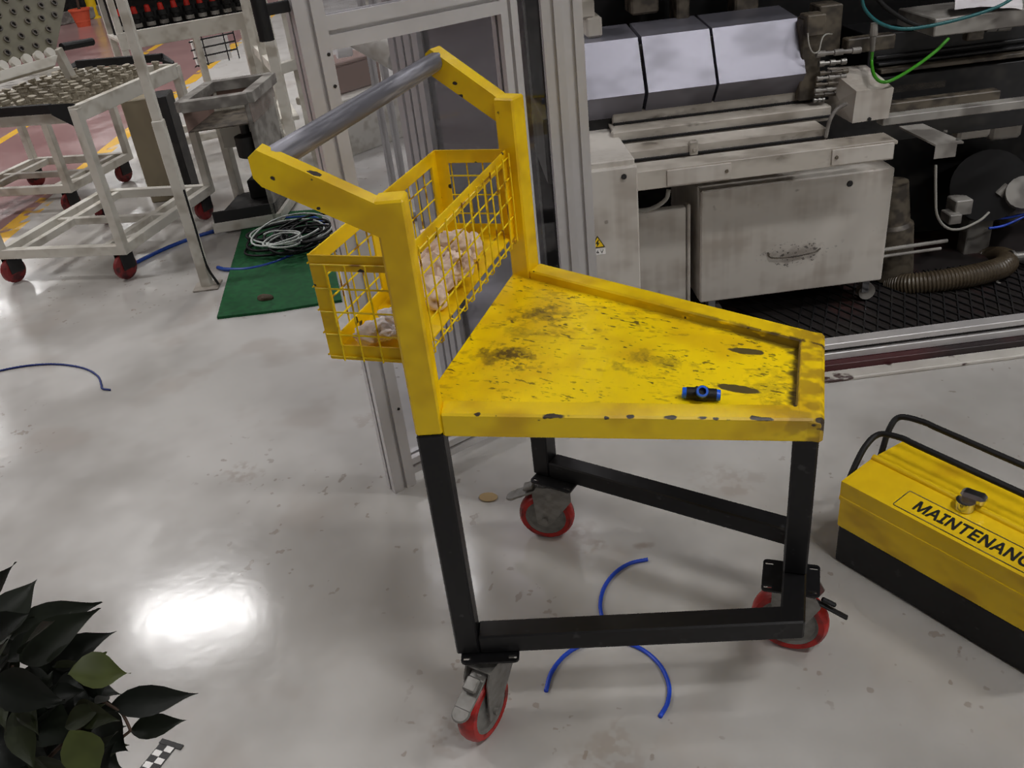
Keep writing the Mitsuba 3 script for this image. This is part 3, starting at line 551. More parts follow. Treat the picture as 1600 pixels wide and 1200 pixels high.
# casters
def caster(parent, x, y, ang, ztop, pr=0.0, R=.0625, trail=.034, pm='m_zinc', flip=1, pw_=1.0):
    M = frame((x, y, 0), (math.cos(math.radians(ang)), math.sin(math.radians(ang)), 0)); MP = frame((x, y, 0), (math.cos(pr), math.sin(pr), 0))
    wd, ax = .034, (trail * flip, R)
    fk = [lathe([(0, .146), (.026, .146), (.03, .154), (.024, ztop - .004), (0, ztop - .004)], M, 24)]
    for s in (-1, 1):
        poly = Polygon([(-.026, .150), (.046, .150), (.056, .132), (ax[0] + .016, R - .010), (ax[0], R - .018), (ax[0] - .014, R - .008), (-.026, .118)])
        MF = M @ np.array([[1, 0, 0, 0], [0, 0, -1, s * .0235 + .0015], [0, 1, 0, 0], [0, 0, 0, 1]], float)
        fk.append(extr(poly.buffer(.004).buffer(-.002), .003, MF))
    fk.append(tf(cbox((-.026, -.024, .146), (.046, .024, .150), .001), M))
    fk.append(tf(trimesh.creation.cylinder(.007, .062, sections=14), M @ frame((ax[0], 0, ax[1]), (0, 0, 1), (0, 1, 0))))
    k = put('caster', fk, 'm_zinc', parent, smooth=35)
    pp = sbox(-.05, -.041, .05, .041).buffer(-.008).buffer(.008)
    for sx in (-1, 1):
        for sy in (-1, 1): pp = pp.difference(sbox(sx * .039 - .007, sy * .031 - .0035, sx * .039 + .007, sy * .031 + .0035))
    put('top_plate', extr(pp, .004, MP @ frame((0, 0, ztop - .004), (1, 0, 0))), 'm_black', k)
    MW = M @ frame((ax[0], 0, ax[1]), (0, 0, 1), (0, 1, 0))
    put('wheel_tread', lathe([(R - .0165, -wd / 2), (R - .0065, -wd / 2), (R - .002, -.012), (R, -.004), (R, .004), (R - .002, .012), (R - .0065, wd / 2), (R - .0165, wd / 2), (R - .0165, -wd / 2)], MW, 40), 'm_red', k, smooth=35)
    put('wheel_hub', lathe([(0, -.019), (.012, -.019), (.014, -.015), (R - .022, -.012), (R - .0155, -.0165), (R - .0155, .0165), (R - .022, .012), (.014, .015), (.012, .019), (0, .019)], MW, 32), 'm_hub', k, smooth=35)
    pb = [tf(abox((.03, -.016, .139), (.072, 0, -.030), (0, .032 * pw_, 0), (.002, 0, .005), .001), M)]
    pb.append(tf(abox((.055, -.013, .137), (.025, 0, -.009), (0, .026 * pw_, 0), (.003, 0, .009), .003), M))
    put('brake_pedal', pb, pm, k)
    if pw_ < 1: return
    tip = lathe([(0, -.003), (.015, -.003), (.0175, 0), (.015, .003), (0, .003)], M @ frame((.108, 0, .108), (.94, 0, -.34), (.34, 0, .94)), 20)
    put('pedal_tip', tip, pm, k, smooth=35)
caster(cart, .050, -W / 2 + .036, 256, ZB, A_, trail=.048)
caster(cart, .047, W / 2 - .040, 185, ZB, -A_)
caster(cart, Ln - .025, 0.015, -8, ZB, 0.0, R=.070, trail=.004, pm='m_black', pw_=.3)

# tee fitting on the table
tee = thing('tube_fitting', 'small black push-in tee fitting with blue collars on the yellow table', 'fitting')
TP = onp(1095, 627, [0, 0, HT - .018], np.array([DT / Ln, 0, 1])); zt_ = TP[2]
ax_ = np.array([.98, .14, -.09]); ax_ /= np.linalg.norm(ax_); cr = np.array([.1, -.72, .68]); cr -= ax_ * (cr @ ax_); cr /= np.linalg.norm(cr)
c0 = TP + np.array([0, .004, .0105])
put('body', [tube([c0 - ax_ * .022, c0 + ax_ * .022], .0095, 16), tube([c0, c0 + cr * .016], .0095, 16), hull(np.vstack([(abox(c0 - ax_ * .011 - [0, .008, .010], ax_ * .022, [0, .018, 0], [0, 0, .019], .003)).vertices]))], 'm_rubber', tee, smooth=40)
for d in (ax_, -ax_):
    put('collar', tube([c0 + d * .021, c0 + d * .028], [.0088, .0082], 16), 'm_bluecap', tee, smooth=40)
put('collar', lathe([(.0055, 0), (.0092, 0), (.0092, .005), (.0085, .007), (.0055, .007), (.0055, 0)], frame(c0 + cr * .0155, ax_, cr), 20), 'm_bluecap', tee, smooth=40)

# gloves in the basket
def glove(P, ang, tilt, seed, sc=1.0):
    r = np.random.default_rng(seed); bones = []
    def ball(p, q, ra, rb):
        m = [trimesh.creation.icosphere(1, ra).apply_translation(p), trimesh.creation.icosphere(1, rb).apply_translation(q)]
        h = trimesh.convex.convex_hull(np.vstack([m[0].vertices, m[1].vertices])); return manifold3d.Manifold(manifold3d.Mesh(np.asarray(h.vertices, np.float32), np.asarray(h.faces, np.uint32)))
    out = ball((-.05, 0, .012), (.0, .004, .016), .028, .026) + ball((0, -.014, .016), (.03, -.016, .012), .018, .017) + ball((0, .016, .016), (.03, .018, .012), .018, .017)
    for k, y in enumerate((-.032, -.011, .011, .032)):
        p = np.array([.032, y, .012]); d = np.array([r.uniform(.3, 1), (y * 8) + r.uniform(-.5, .5), r.uniform(-.1, 1.2)]); d /= np.linalg.norm(d)
        for j in range(3):
            q = p + d * .021; out += ball(p, q, .0105, .0098); p = q; d = d + np.array([r.uniform(-1.3, -.2), r.uniform(-.6, .6), r.uniform(-1.0, .2)]); d /= np.linalg.norm(d)
    p = np.array([-.01, -.03, .014]); q = p + [.02, -.024, .01]; out += ball(p, q, .012, .011) + ball(q, q + np.array([.018, -.008, .012]), .011, .010)
    m = out.refine_to_length(.008).to_mesh(); tm_ = trimesh.Trimesh(m.vert_properties[:, :3], m.tri_verts); trimesh.smoothing.filter_taubin(tm_, iterations=6)
    v = np.array(tm_.vertices); v += (meshkit.fbm(v * 70 + seed, 3)[:, None] - .5) * .026 * tm_.vertex_normals; v[:, 2] = np.maximum(v[:, 2], -.012)
    tm_ = trimesh.Trimesh(v * sc, tm_.faces, process=False)
    M = trimesh.transformations.euler_matrix(tilt[0], tilt[1], ang); M[:3, 3] = P; return tf(tm_, M)
GL = (((-.070, .045, .741), 1.5, (0, 0), 'far end of the heap'), ((-.050, -.045, .741), 2.2, (.1, -.1), 'near end of the heap'), ((-.060, .010, .760), .9, (.4, -.2), 'on top in the middle of the heap'),
      ((-.035, .075, .745), -1.8, (.2, .3), 'by front mesh, far end'), ((-.040, -.005, .75), -2.5, (-.4, .2), 'by front mesh, middle'), ((-.060, .055, .772), 2.9, (.3, .4), 'highest in the heap'))
for i, (P, ang, tilt, lb) in enumerate(GL):
    put('work_glove', glove(np.array(P), ang, tilt, 11 + i, .72), 'm_glove', smooth=True, cat='glove', group='gloves in the basket', label='crumpled cream work glove in yellow basket, ' + lb)
put('cloth_scrap', glove(np.array([-.07, -.185, .738]), .6, (0, 0), 40, .6), 'm_rag', smooth=True, cat='cloth', label='pale crumpled cloth at the near end of the yellow basket')

# ------------------------------------------------------------------ toolbox
tb = thing('toolbox', 'yellow and black cantilever toolbox lettered MAINTENANCE on the floor at the right', 'toolbox')
AX, LT = np.array([.79, -.613, 0]), np.array([.613, .79, 0]); AX /= np.linalg.norm(AX); LT = np.array([-AX[1], AX[0], 0])
TO = np.array([.626, .268, 0]); tl, tw = .45, .20
tp = lambda a, l, z: TO + AX * a + LT * l + np.array([0, 0, z])
def tbox(a0, a1, l0, l1, z0, z1, c=.002): return abox(tp(a0, l0, z0), AX * (a1 - a0), LT * (l1 - l0), [0, 0, z1 - z0], c)
put('lower_tray', tbox(.002, tl - .002, .002, tw - .002, 0, .095, .004), 'm_black', tb, label='black lower half')
put('upper_tray', tbox(0, tl, 0, tw / 2 - .001, .092, .165, .003), 'm_toolyellow', tb)
put('upper_tray', tbox(0, tl, tw / 2 + .001, tw, .092, .165, .003), 'm_toolyellow', tb)
put('seam_lip', [tbox(-.001, tl + .001, -.0015, .004, .160, .170, .001)], 'm_toolyellow', tb)
for l0, l1 in ((0, tw / 2 - .004), (tw / 2 + .004, tw)):
    k = put('lid', hull([tp(a, l, z) for a in (.0, tl) for l, z in ((l0, .163), (l1, .163), (l0, .206 if l0 < .05 else .214), (l1, .214 if l0 < .05 else .206))]), 'm_toolyellow', tb)
put('ridge_bead', tube([tp(.0, tw / 2, .214), tp(tl, tw / 2, .214)], .0075, 14), 'm_toolyellow', tb, smooth=40)
# embossed label field and lettering on the front lid
zl = lambda l: .206 + .008 * (l / (tw / 2 - .004)) + .0006
LP = np.array(LT) * math.cos(.083) + np.array([0, 0, math.sin(.083)]); LNn = np.cross(AX, LP)
M = np.eye(4); M[:3, 0], M[:3, 1], M[:3, 2] = AX, LP, LNn
fr = sbox(0, 0, .27, .046).buffer(.004); fr = fr.difference(sbox(0, 0, .27, .046).buffer(.0025)); M[:3, 3] = tp(.112, .012, zl(.012) - .0004)
put('label_frame', extr(fr, .0008, M), 'm_brown', tb, label='embossed label outline')
tm = meshkit.text_mesh('MAINTENANCE', .027, .0006, True); sx_ = .236 / (tm.bounds[1, 0] - tm.bounds[0, 0]); tm.apply_translation([-tm.bounds[0, 0], 0, 0]); tm.apply_scale([sx_, 1.0, 1])
M2 = M.copy(); M2[:3, 3] = tp(.140, .022, zl(.022))
put('lettering', tf(tm, M2), 'm_ink', tb, label='black MAINTENANCE lettering')
kb = put('latch', [tube([tp(.205, .085, .214), tp(.205, .085, .232)], .017, 18), tf(cbox((-.022, -.014, 0), (.022, .014, .02), .006), frame(tp(.21, .1, .225), AX + LT * .2, (0, 0, 1)))], 'm_chrome', tb, smooth=30, label='chrome latch knob')
for (l0, l1, z1, a0) in ((.045, .135, .262, -.012), (.150, .206, .268, -.016)):
    path = spline([tp(a0, l0, .17), tp(a0, l0 + .004, .19), tp(a0 - .004, l0 + (l1 - l0) * .5, .19 + (z1 - .19) * .62), tp(a0 + .002, l0 + (l1 - l0) * .9, z1 - .008), tp(.03, l1, z1), tp(.06, l1, z1)], 8)
    path = np.vstack([path, spline([tp(.2, l1, z1), tp(tl - .06, l1, z1), tp(tl - .03, l1, z1), tp(tl - .002 - a0, l0 + (l1 - l0) * .9, z1 - .008), tp(tl + .004 - a0, l0 + (l1 - l0) * .5, .19 + (z1 - .19) * .62), tp(tl - a0, l0, .19), tp(tl - a0, l0, .17)], 8)])
    put('handle', tube(path, .0062, 12), 'm_rubber', tb, smooth=True, label='black rod handle')
    for a in (a0 - .0, tl - a0): put('pivot', rod(tp(a + (.016 if a < .1 else -.016), l0, .175), tp(a - (.006 if a < .1 else -.006), l0, .175), .008, 12), 'm_zinc', tb)

# ------------------------------------------------------------------ hoses and litter on the floor
def floor_tube(name, px, r, mat, label, z=None, n=8, cat='tube'):
    p = spline([onz(x, y, r) for x, y in px], n); return put(name, tube(p, r, 8), mat, smooth=True, label=label, cat=cat)
floor_tube('air_tube', [(853, 1080), (862, 1050), (885, 1022), (920, 1003), (955, 998), (1000, 1013), (1030, 1038), (1045, 1070), (1043, 1098), (1031, 1120)], .0042, 'm_blue', 'blue plastic air tube curved in a half circle under the near rail of the cart')
floor_tube('air_tube', [(1012, 874), (985, 880), (962, 894), (945, 916), (938, 942), (941, 965), (950, 985)], .0042, 'm_blue', 'short curved blue air tube on the floor under the middle of the cart')
floor_tube('air_tube', [(-40, 590), (0, 579), (45, 571), (90, 569), (130, 575), (152, 587), (158, 600), (160, 607), (172, 609)], .0035, 'm_bluedark', 'thin dark blue tube lying on the open floor at the left')
floor_tube('air_hose', [(205, 414), (250, 392), (300, 372), (350, 357), (400, 347), (450, 341), (490, 340), (505, 350), (506, 362), (498, 372), (470, 392), (430, 410), (390, 420), (355, 421), (340, 418)], .008, 'm_bluehose', 'long blue air hose running from the white trolley over the green mat', n=10, cat='hose')
# dry leaf
lf = onz(763, 777, .002); put('dry_leaf', tf(trimesh.creation.icosphere(2, 1.0), np.array([[.024, 0, 0, lf[0]], [0, .018, 0, lf[1]], [0, 0, .003, lf[2] + .001], [0, 0, 0, 1.0]])), 'm_dryleaf', smooth=True, label='beige dry leaf on the floor beside the far caster', cat='leaf')

# green mat, coil of cables, lump
mt_px = [(340, 499), (356, 440), (372, 385), (385, 338), (500, 330), (515, 380), (535, 472), (470, 482), (440, 487), (400, 492)]
mp = Polygon([onz(*q)[:2] for q in mt_px]); m = extr(mp, .01); put('floor_mat', m, 'm_green', label='green carpet mat on the floor under the tangle of cables', cat='mat')
cc = onz(445, 370, .02)
def coil(c, r, turns, rt, rise, seed, wob=.02):
    r_ = np.random.default_rng(seed); a = np.linspace(0, turns * 2 * np.pi, int(turns * 28)); ph = r_.uniform(0, 6, 4)
    rr = r * (1 + .12 * np.sin(a * 1.13 + ph[0]) + .06 * np.sin(a * 2.3 + ph[1]))
    return tube(np.c_[c[0] + rr * np.cos(a) + wob * np.sin(a * .37 + ph[2]), c[1] + rr * np.sin(a) + wob * np.cos(a * .41 + ph[3]), c[2] + rise * a / a[-1] + rt + .006 * np.sin(a * 1.7)], rt, 6)
put('clear_hose_coil', [coil(onz(446, 368, .055), .17, 2, .0045, .03, 3), coil(onz(440, 380, .07), .075, 2.5, .0045, .02, 4)], 'm_clearhose', smooth=True, label='translucent hose coiled on top of the cables on the green mat', cat='hose')
put('cable_tangle', [coil(onz(468, 380, .01), .15, 5, .005, .06, 5, .05), coil(onz(482, 384, .01), .11, 6, .005, .07, 6, .04), coil(onz(440, 380, .01), .1, 4, .006, .05, 8, .04)], 'm_rubber', smooth=True, label='black tangle of cables heaped on the green mat', cat='cables', kind='stuff')
lp = onz(415, 466, .012); m = trimesh.creation.icosphere(2, 1.0); v = m.vertices * [.035, .02, .016]; v = v * (1 + .5 * (meshkit.fbm(v * 60)[:, None] - .5)); put('dirt_lump', trimesh.Trimesh(v + lp, m.faces, process=False), 'm_lump', label='small brown clump lying on the front of the green mat', cat='clump')

# ------------------------------------------------------------------ white pole
pb_ = onz(325, 448)
po = thing('white_pole', 'slender white square pole standing on the floor left of the green mat', 'pole')
PX = np.array([math.cos(TH), math.sin(TH), 0]); PY = np.array([-PX[1], PX[0], 0])
put('shaft', abox(pb_ - PX * .02 - PY * .02, PX * .04, PY * .04, [0, 0, .66], .003), 'm_cream', po)
put('upper_shaft', abox(pb_ - PX * .016 - PY * .016 + [0, 0, .655], PX * .032, PY * .032, [0, 0, 1.2], .003), 'm_cream', po)
put('foot_plate', abox(pb_ - PX * .05 - PY * .045, PX * .1, PY * .09, [0, 0, .008], .002), 'm_grimy', po)
put('cable', tube(spline([pb_ + PX * .022 - PY * .012 + [0, 0, z] for z in (.4, .25, .1)] + [pb_ + PX * .05 - PY * .02 + [0, 0, .012]], 5), .005, 6), 'm_rubber', po, smooth=True)

# ------------------------------------------------------------------ white trolley with a tray of parts
def small_caster(parent, x, y, ang, ztop):
    M = frame((x, y, 0), (math.cos(ang), math.sin(ang), 0)); R = .053
    k = put('caster', [tf(cbox((-.03, -.022, ztop - .006), (.03, .022, ztop), .001), M), tf(cbox((-.02, -.019, R - .01), (.045, -.016, ztop - .004), .001), M), tf(cbox((-.02, .016, R - .01), (.045, .019, ztop - .004), .001), M)], 'm_dark', parent)
    put('wheel', lathe([(0, -.014), (.03, -.014), (.04, -.015), (R, -.008), (R, .008), (.04, .015), (.03, .014), (0, .014)], M @ frame((.022, 0, R), (0, 0, 1), (0, 1, 0)), 24), 'm_darkred', k, smooth=35)
def trolley(name, label, FR, ax, ay, w, d, h, zf, tray=True, black=True):
    t = thing(name, label, 'trolley'); X = np.array([math.cos(ax), math.sin(ax), 0]); Y = np.array([math.cos(ay), math.sin(ay), 0]); FR = np.array([FR[0], FR[1], 0.])
    P = lambda a, b, z: FR - X * a + Y * b + np.array([0, 0, z])
    for a in (0, w):
        for b in (0, d): put('leg', bar(P(a, b, zf - .02), P(a, b, h), .035, .035, X), 'm_cream', t)
    for z in (zf,):
        for b in (0, d): put('base_rail', bar(P(0, b, z), P(w, b, z), .035, .04), 'm_cream', t)
        for a in (0, w): put('base_rail', bar(P(a, 0, z), P(a, d, z), .035, .04), 'm_cream', t)
        for a in (.09, w - .09): put('base_rail', bar(P(a, 0, z), P(a, d, z), .03, .03), 'm_cream', t)
        put('cross_rail', bar(P(0, d * .5, z), P(w, d * .5, z), .03, .03), 'm_cream', t)
        put('brace', bar(P(.0, .2, z), P(.12, .02, z), .02, .02), 'm_cream', t)
    for b in (0, d): put('tray_rim', bar(P(-.01, b, h - .02), P(w + .01, b, h - .02), .03, .06), 'm_cream', t)
    for a in (0, w): put('tray_rim', bar(P(a, 0, h - .02), P(a, d, h - .02), .03, .06), 'm_cream', t)
    put('tray', trimesh.convex.convex_hull([P(a, b, z) for a in (0, w) for b in (0, d) for z in (h - .03, h - .022)]), 'm_grey', t)
    if black:
        for b, sgn in ((-.035, -1), (d + .035, 1)):
            put('bumper', bar(P(.07, b, h + (.012 if sgn < 0 else .034)), P(w - .07, b, h + (.012 if sgn < 0 else .034)), .022, .034), 'm_rubber', t, label='black edge strip')
            for a, e in ((.07, -.0), (w - .07, w)):
                put('bumper', hull([P(a, b - .01, h - .01), P(a, b - .01, h + .028), P(e, b - sgn * .03, h - .08), P(e, b - sgn * .03, h + .02), P(a, b + .012, h + (.025 if sgn < 0 else .05)), P(e, b - sgn * .045, h + .012)]), 'm_rubber', t)
    for a, b in ((.02, .03), (w - .02, .03), (.02, d - .03), (w - .02, d - .03)): small_caster(t, *P(a, b, 0)[:2], ax + 4.4, zf - .018)
    return t, P
tr, TPp = trolley('parts_trolley', 'white tube trolley carrying a tray of small metal parts on red casters', (-2.115, 1.495), math.radians(7.9), math.radians(96.2), .57, .745, .70, .132)
pz = .70 - .022
pinm = lathe([(0, .0), (.021, .0), (.021, .012), (.011, .016), (.011, .042), (.017, .045), (.017, .056), (0, .056)], None, 10)
pin_s = mikit.ply(pinm, 'm_parts', smooth=30)
ORD = ('first', 'second', 'third', 'fourth', 'fifth', 'sixth', 'seventh', 'eighth', 'ninth', 'tenth', 'eleventh')
for i in range(8):
    for j in range(11):
        P = TPp(.06 + i * .065 + rng.uniform(-.008, .008), .06 + j * .062 + rng.uniform(-.008, .008), pz)
        lean = trimesh.transformations.euler_matrix(rng.uniform(-.15, .15), rng.uniform(-.15, .15), 0); lean[:3, 3] = P
        k = thing('machined_part', f'small metal part on white trolley tray, {ORD[j]} row from front, {ORD[7 - i]} from left', 'metal part', 'metal parts on the trolley tray')
        taken.discard(k); scene[k] = {**pin_s, 'to_world': T(lean.tolist())}; taken.add(k)
# second trolley beyond, with the perforated board leaning on it
t2, T2 = trolley('rear_trolley', 'white tube trolley with red casters standing behind the parts trolley', (-3.05, 2.25), math.radians(7.9), math.radians(96.2), .6, .55, .62, .13, black=False)
pbd = thing('perforated_board', 'sloping olive board with rows of holes at the top left corner', 'board')
B0, B1 = onz(88, 76, .85), onz(-30, 108, .85)
bx_ = (B1 - B0) / np.linalg.norm(B1 - B0); Bt = onp(107, -20, B0, np.array([-bx_[1], bx_[0], 0]) + np.array([0, 0, .5])); 
by_ = Bt - B0; by_ -= bx_ * (by_ @ bx_) * 0; bw, bh = .7, np.linalg.norm(by_); by_ /= bh; bn_ = np.cross(by_, bx_); bn_ /= np.linalg.norm(bn_)
if bn_ @ (CAM - B0) < 0: bn_ = -bn_
bh = max(bh, .5)
put('sheet', abox(B0, bx_ * bw, by_ * bh, -bn_ * .012, .002), 'm_board', pbd)
for i in range(9):
    for j in range(7):
        c = B0 + bx_ * (.05 + i * .072 + .018 * (j % 2)) + by_ * (.05 + j * .075) + bn_ * .0
        kk = put('socket', tf(lathe([(.008, 0), (.014, 0), (.014, .006), (.008, .006), (.008, 0)], None, 12), frame(c, bx_, bn_)), 'm_brown', pbd)
        put('hole', tf(lathe([(0, .0015), (.008, .0015), (.008, 0)], None, 10), frame(c, bx_, bn_)), 'm_ink', kk)
put('lower_rail', abox(B0 - by_ * .05 + bn_ * .03, bx_ * bw, -by_ * .06, bn_ * -.03, .003), 'm_cream', pbd)
for i in range(8):
    c = B0 + bx_ * (.04 + i * .06) - by_ * .022 + bn_ * .004
    put('peg', tf(lathe([(0, 0), (.02, 0), (.02, .02), (0, .02)], None, 14), frame(c, bx_, bn_)), 'm_cream', pbd)
put('support', bar(B0 + bx_ * .0 - by_ * .0, B0 + bx_ * -.03 + np.array([0, 0, -.14]), .04, .03), 'm_cream', pbd)
put('grip', rod(B0 - bx_ * .03 + [0, 0, -.0], B0 - bx_ * .2 + np.array([0, 0, -.01]), .016, 12), 'm_rubber', pbd, label='black grip')

# ------------------------------------------------------------------ spool rack trolley far back
st = thing('spool_rack', 'cream rack trolley holding a row of black spools with red caps in the far background', 'rack')
SA, SB = onz(184, 50, .75), onz(392, 14, .75); sx = (SB - SA) / np.linalg.norm(SB - SA); sw = np.linalg.norm(SB - SA); sy = np.array([-sx[1], sx[0], 0])
sp = lambda a, b, z: SA + sx * a + sy * b + np.array([0, 0, z - .75])
put('shelf', [abox(sp(-.02, -.06, .70), sx * (sw + .04), sy * .34, [0, 0, .02], .003), abox(sp(-.02, -.07, .66), sx * (sw + .04), sy * .02, [0, 0, .09], .003)], 'm_cream', st)
put('back_panel', abox(sp(0, .16, .72), sx * sw, sy * .02, [0, 0, .22], .003), 'm_dark', st)
put('top_shelf', abox(sp(-.02, -.02, .93), sx * (sw + .04), sy * .3, [0, 0, .03], .003), 'm_grey', st)
for a in (0.0, sw):
    for b in (-.05, .27): put('leg', bar(sp(a, b, .0), sp(a, b, .95), .035, .035, sx), 'm_cream', st)
put('leg', bar(sp(sw * .52, -.05, .0), sp(sw * .52, -.05, .7), .04, .035, sx), 'm_cream', st)
for b in (-.05, .27): put('base_rail', bar(sp(0, b, .12), sp(sw, b, .12), .035, .04), 'm_cream', st)
for i in range(10):
    a = .05 + i * (sw - .1) / 9
    k = thing('spool', f'black spool with red cap in the cream rack, {ORD[i]} from the left', 'spool', 'spools in the rack')
    put('body', lathe([(0, 0), (.034, 0), (.034, .012), (.02, .016), (.02, .07), (.03, .074), (.03, .10), (0, .10)], frame(sp(a, .05, .721), sx), 14), 'm_rubber', k, smooth=30)
    put('cap', lathe([(0, 0), (.018, 0), (.014, .035), (0, .04)], frame(sp(a, .05, .821), sx), 12), 'm_spoolred', k, smooth=30)
    put('ring', lathe([(.021, 0), (.025, 0), (.025, .02), (.021, .02), (.021, 0)], frame(sp(a, .05, .75), sx), 12), 'm_grey', k)
wO = onz(302, 92, .45); wX = onz(366, 78, .45) - wO; wl = np.linalg.norm(wX); wX /= wl; wY = np.array([-wX[1], wX[0], 0])
wb = None
for z in (0, .05, .10): wb = put('wire_basket' if wb is None else 'wire',  tube([wO + wX * -.0 + [0, 0, z], wO + wX * .07 - wY * .05 + [0, 0, z + .01], wO + wX * wl - wY * .05 + [0, 0, z + .01]], .005, 6), 'm_rubber', wb or st)
for a in (.07, wl * .75, wl): put('wire', rod(wO + wX * a - wY * .05 + [0, 0, -.05], wO + wX * a - wY * .05 + [0, 0, .13], .004, 6), 'm_rubber', wb)
for i in range(5): put('wire', rod(wO + wX * .02 * i + [0, 0, -.05], wO + wX * (wl * (.4 + .15 * i)) + wY * .14 + [0, 0, -.05], .004, 6), 'm_rubber', wb)
for a in (.07, wl): put('hanger', rod(wO + wX * a - wY * .05 + [0, 0, .12], wO + wX * a - wY * .05 + [0, 0, .262], .004, 6), 'm_rubber', wb)
put('paper_stack', abox(wO + wX * .02 + wY * .0 + [0, 0, -.045], wX * (wl * .85), wY * .03, [0, 0, .15], .002), 'm_paper', label='white paper sheets standing in the black wire basket of the spool rack', cat='paper')

# ------------------------------------------------------------------ grey bin stand behind the white pole
bs_ = thing('drain_stand', 'grey metal stand with brown lined open top and a dark drip tray below', 'stand')
c1, c2, c3, c4 = (onz(*q, .6) for q in ((281, 160), (385, 145), (430, 108), (298, 116)))
c3 = c2 + (c3 - c2) * .8; c4 = c1 + (c3 - c2)
ctr = (c1 + c2 + c3 + c4) / 4
for a, b in ((c1, c2), (c2, c3), (c3, c4), (c4, c1)):
    put('top_frame', bar(a + [0, 0, -.02], b + [0, 0, -.02], .05, .045), 'm_grey', bs_)
put('liner', trimesh.convex.convex_hull([p + np.array([0, 0, dz]) for p in (c1, c2, c3, c4) for dz in (-.13, -.125)]), 'm_brown', bs_)
for a, b in ((c3, c4), (c4, c1), (c2, c3)): put('liner_side', abox(a + [0, 0, -.13], b - a, (ctr - a) * .02, [0, 0, .11], 0), 'm_redbox', bs_)
for p in (c4,): put('leg', bar([p[0], p[1], .0], [p[0], p[1], .58], .04, .04, (1, 0, 0)), 'm_cream', bs_)
put('side_panel', abox([*c2[:2], .02], (c3 - c2), (c1 - c2) * .08, [0, 0, .56], .003), 'm_grey', bs_)
put('drip_tray', [abox([*c1[:2], .06], (c2 - c1), (c4 - c1), [0, 0, .008], .001), abox([*c1[:2], .06], (c2 - c1), (c4 - c1) * .03, [0, 0, .05], .001), abox([*c2[:2], .06], (c1 - c2) * .03, (c4 - c1), [0, 0, .05], .001)], 'm_dark', bs_)
put('tray_rim', [abox([*(c1 - (c2 - c1) * .05)[:2], .012], (c2 - c1) * 1.12, (c4 - c1) * .05, [0, 0, .05], .003), abox([*c2[:2], .012], (c2 - c1) * .06, (c4 - c1), [0, 0, .05], .003)], 'm_cream', bs_)
put('black_block', abox(c4 * [1, 1, 0] + (c3 - c4) * .35 + [0, 0, .07], (c3 - c4) * .6, (c1 - c4) * .35, [0, 0, .09], .004), 'm_dark', bs_)
put('motor', [tube([(c2 + (c4 - c2) * .3) * [1, 1, 0] + [0, 0, z] for z in (.3, .31, .40, .41, .46)], [.03, .055, .055, .02, .02], 16)], 'm_dark', bs_, smooth=40)
put('inner_shelf', abox(c4 * [1, 1, 0] + [0, 0, .3], (c3 - c4), (c1 - c4) * .1, [0, 0, .2], .003), 'm_cream', bs_)
bc = thing('brown_column', 'brown and dark grey upright box behind the white pole', 'box')
q0, q1 = onz(238, 318), onz(305, 309); qx = (q1 - q0); qy = np.array([-qx[1], qx[0], 0]) * .9
put('body', abox(q0, qx * .6, qy * .8, [0, 0, .52], .006), 'm_olive', bc)
put('dark_side', abox(q0 + qx * .6, qx * .4, qy * .8, [0, 0, .52], .006), 'm_dark', bc)

# ------------------------------------------------------------------ far background
pot = thing('planter', 'orange terracotta plant pot far away beside a yellow post', 'pot')
pc = onz(132, 41)
put('pot', lathe([(0, 0), (.085, 0), (.125, .20), (.14, .20), (.14, .225), (.11, .225), (.10, .06), (0, .06)], frame(pc, (1, 0, 0)), 24), 'm_terracotta', pot, smooth=30)
put('soil', lathe([(0, .19), (.114, .19), (.114, .18)], frame(pc, (1, 0, 0)), 20), 'm_lump', pot)
put('stem', tube(spline([pc + [0, 0, .18], pc + [.02, .03, .6], pc + [-.03, .02, .9]], 6), .02, 8), 'm_stem', pot, smooth=True)
yp = onz(149, 28); put('bollard', lathe([(0, 0), (.09, 0), (.07, .03), (.06, 1.0), (.04, 1.04), (0, 1.05)], frame(yp, (1, 0, 0)), 18), 'm_postyellow', smooth=30, label='yellow bollard far away behind the orange pot', cat='bollard')
fk_a, fk_b = onz(60, 48), onz(190, 20); fd = fk_b - fk_a
put('trim_1', abox(fk_a - fd * 1.0, fd * 2.2, np.array([-fd[1], fd[0], 0]) * .06, [0, 0, .16], .01), 'm_grey', kind='structure', label='grey kerb beyond the red walkway')
put('far_cabinet', abox(fk_a - fd * 1.5 + np.array([-fd[1], fd[0], 0]) * .3, fd * 3.0, np.array([-fd[1], fd[0], 0]) * .5, [0, 0, 1.8], .01), 'm_dark', label='dark long cabinet across the far end of the red walkway', cat='cabinet')
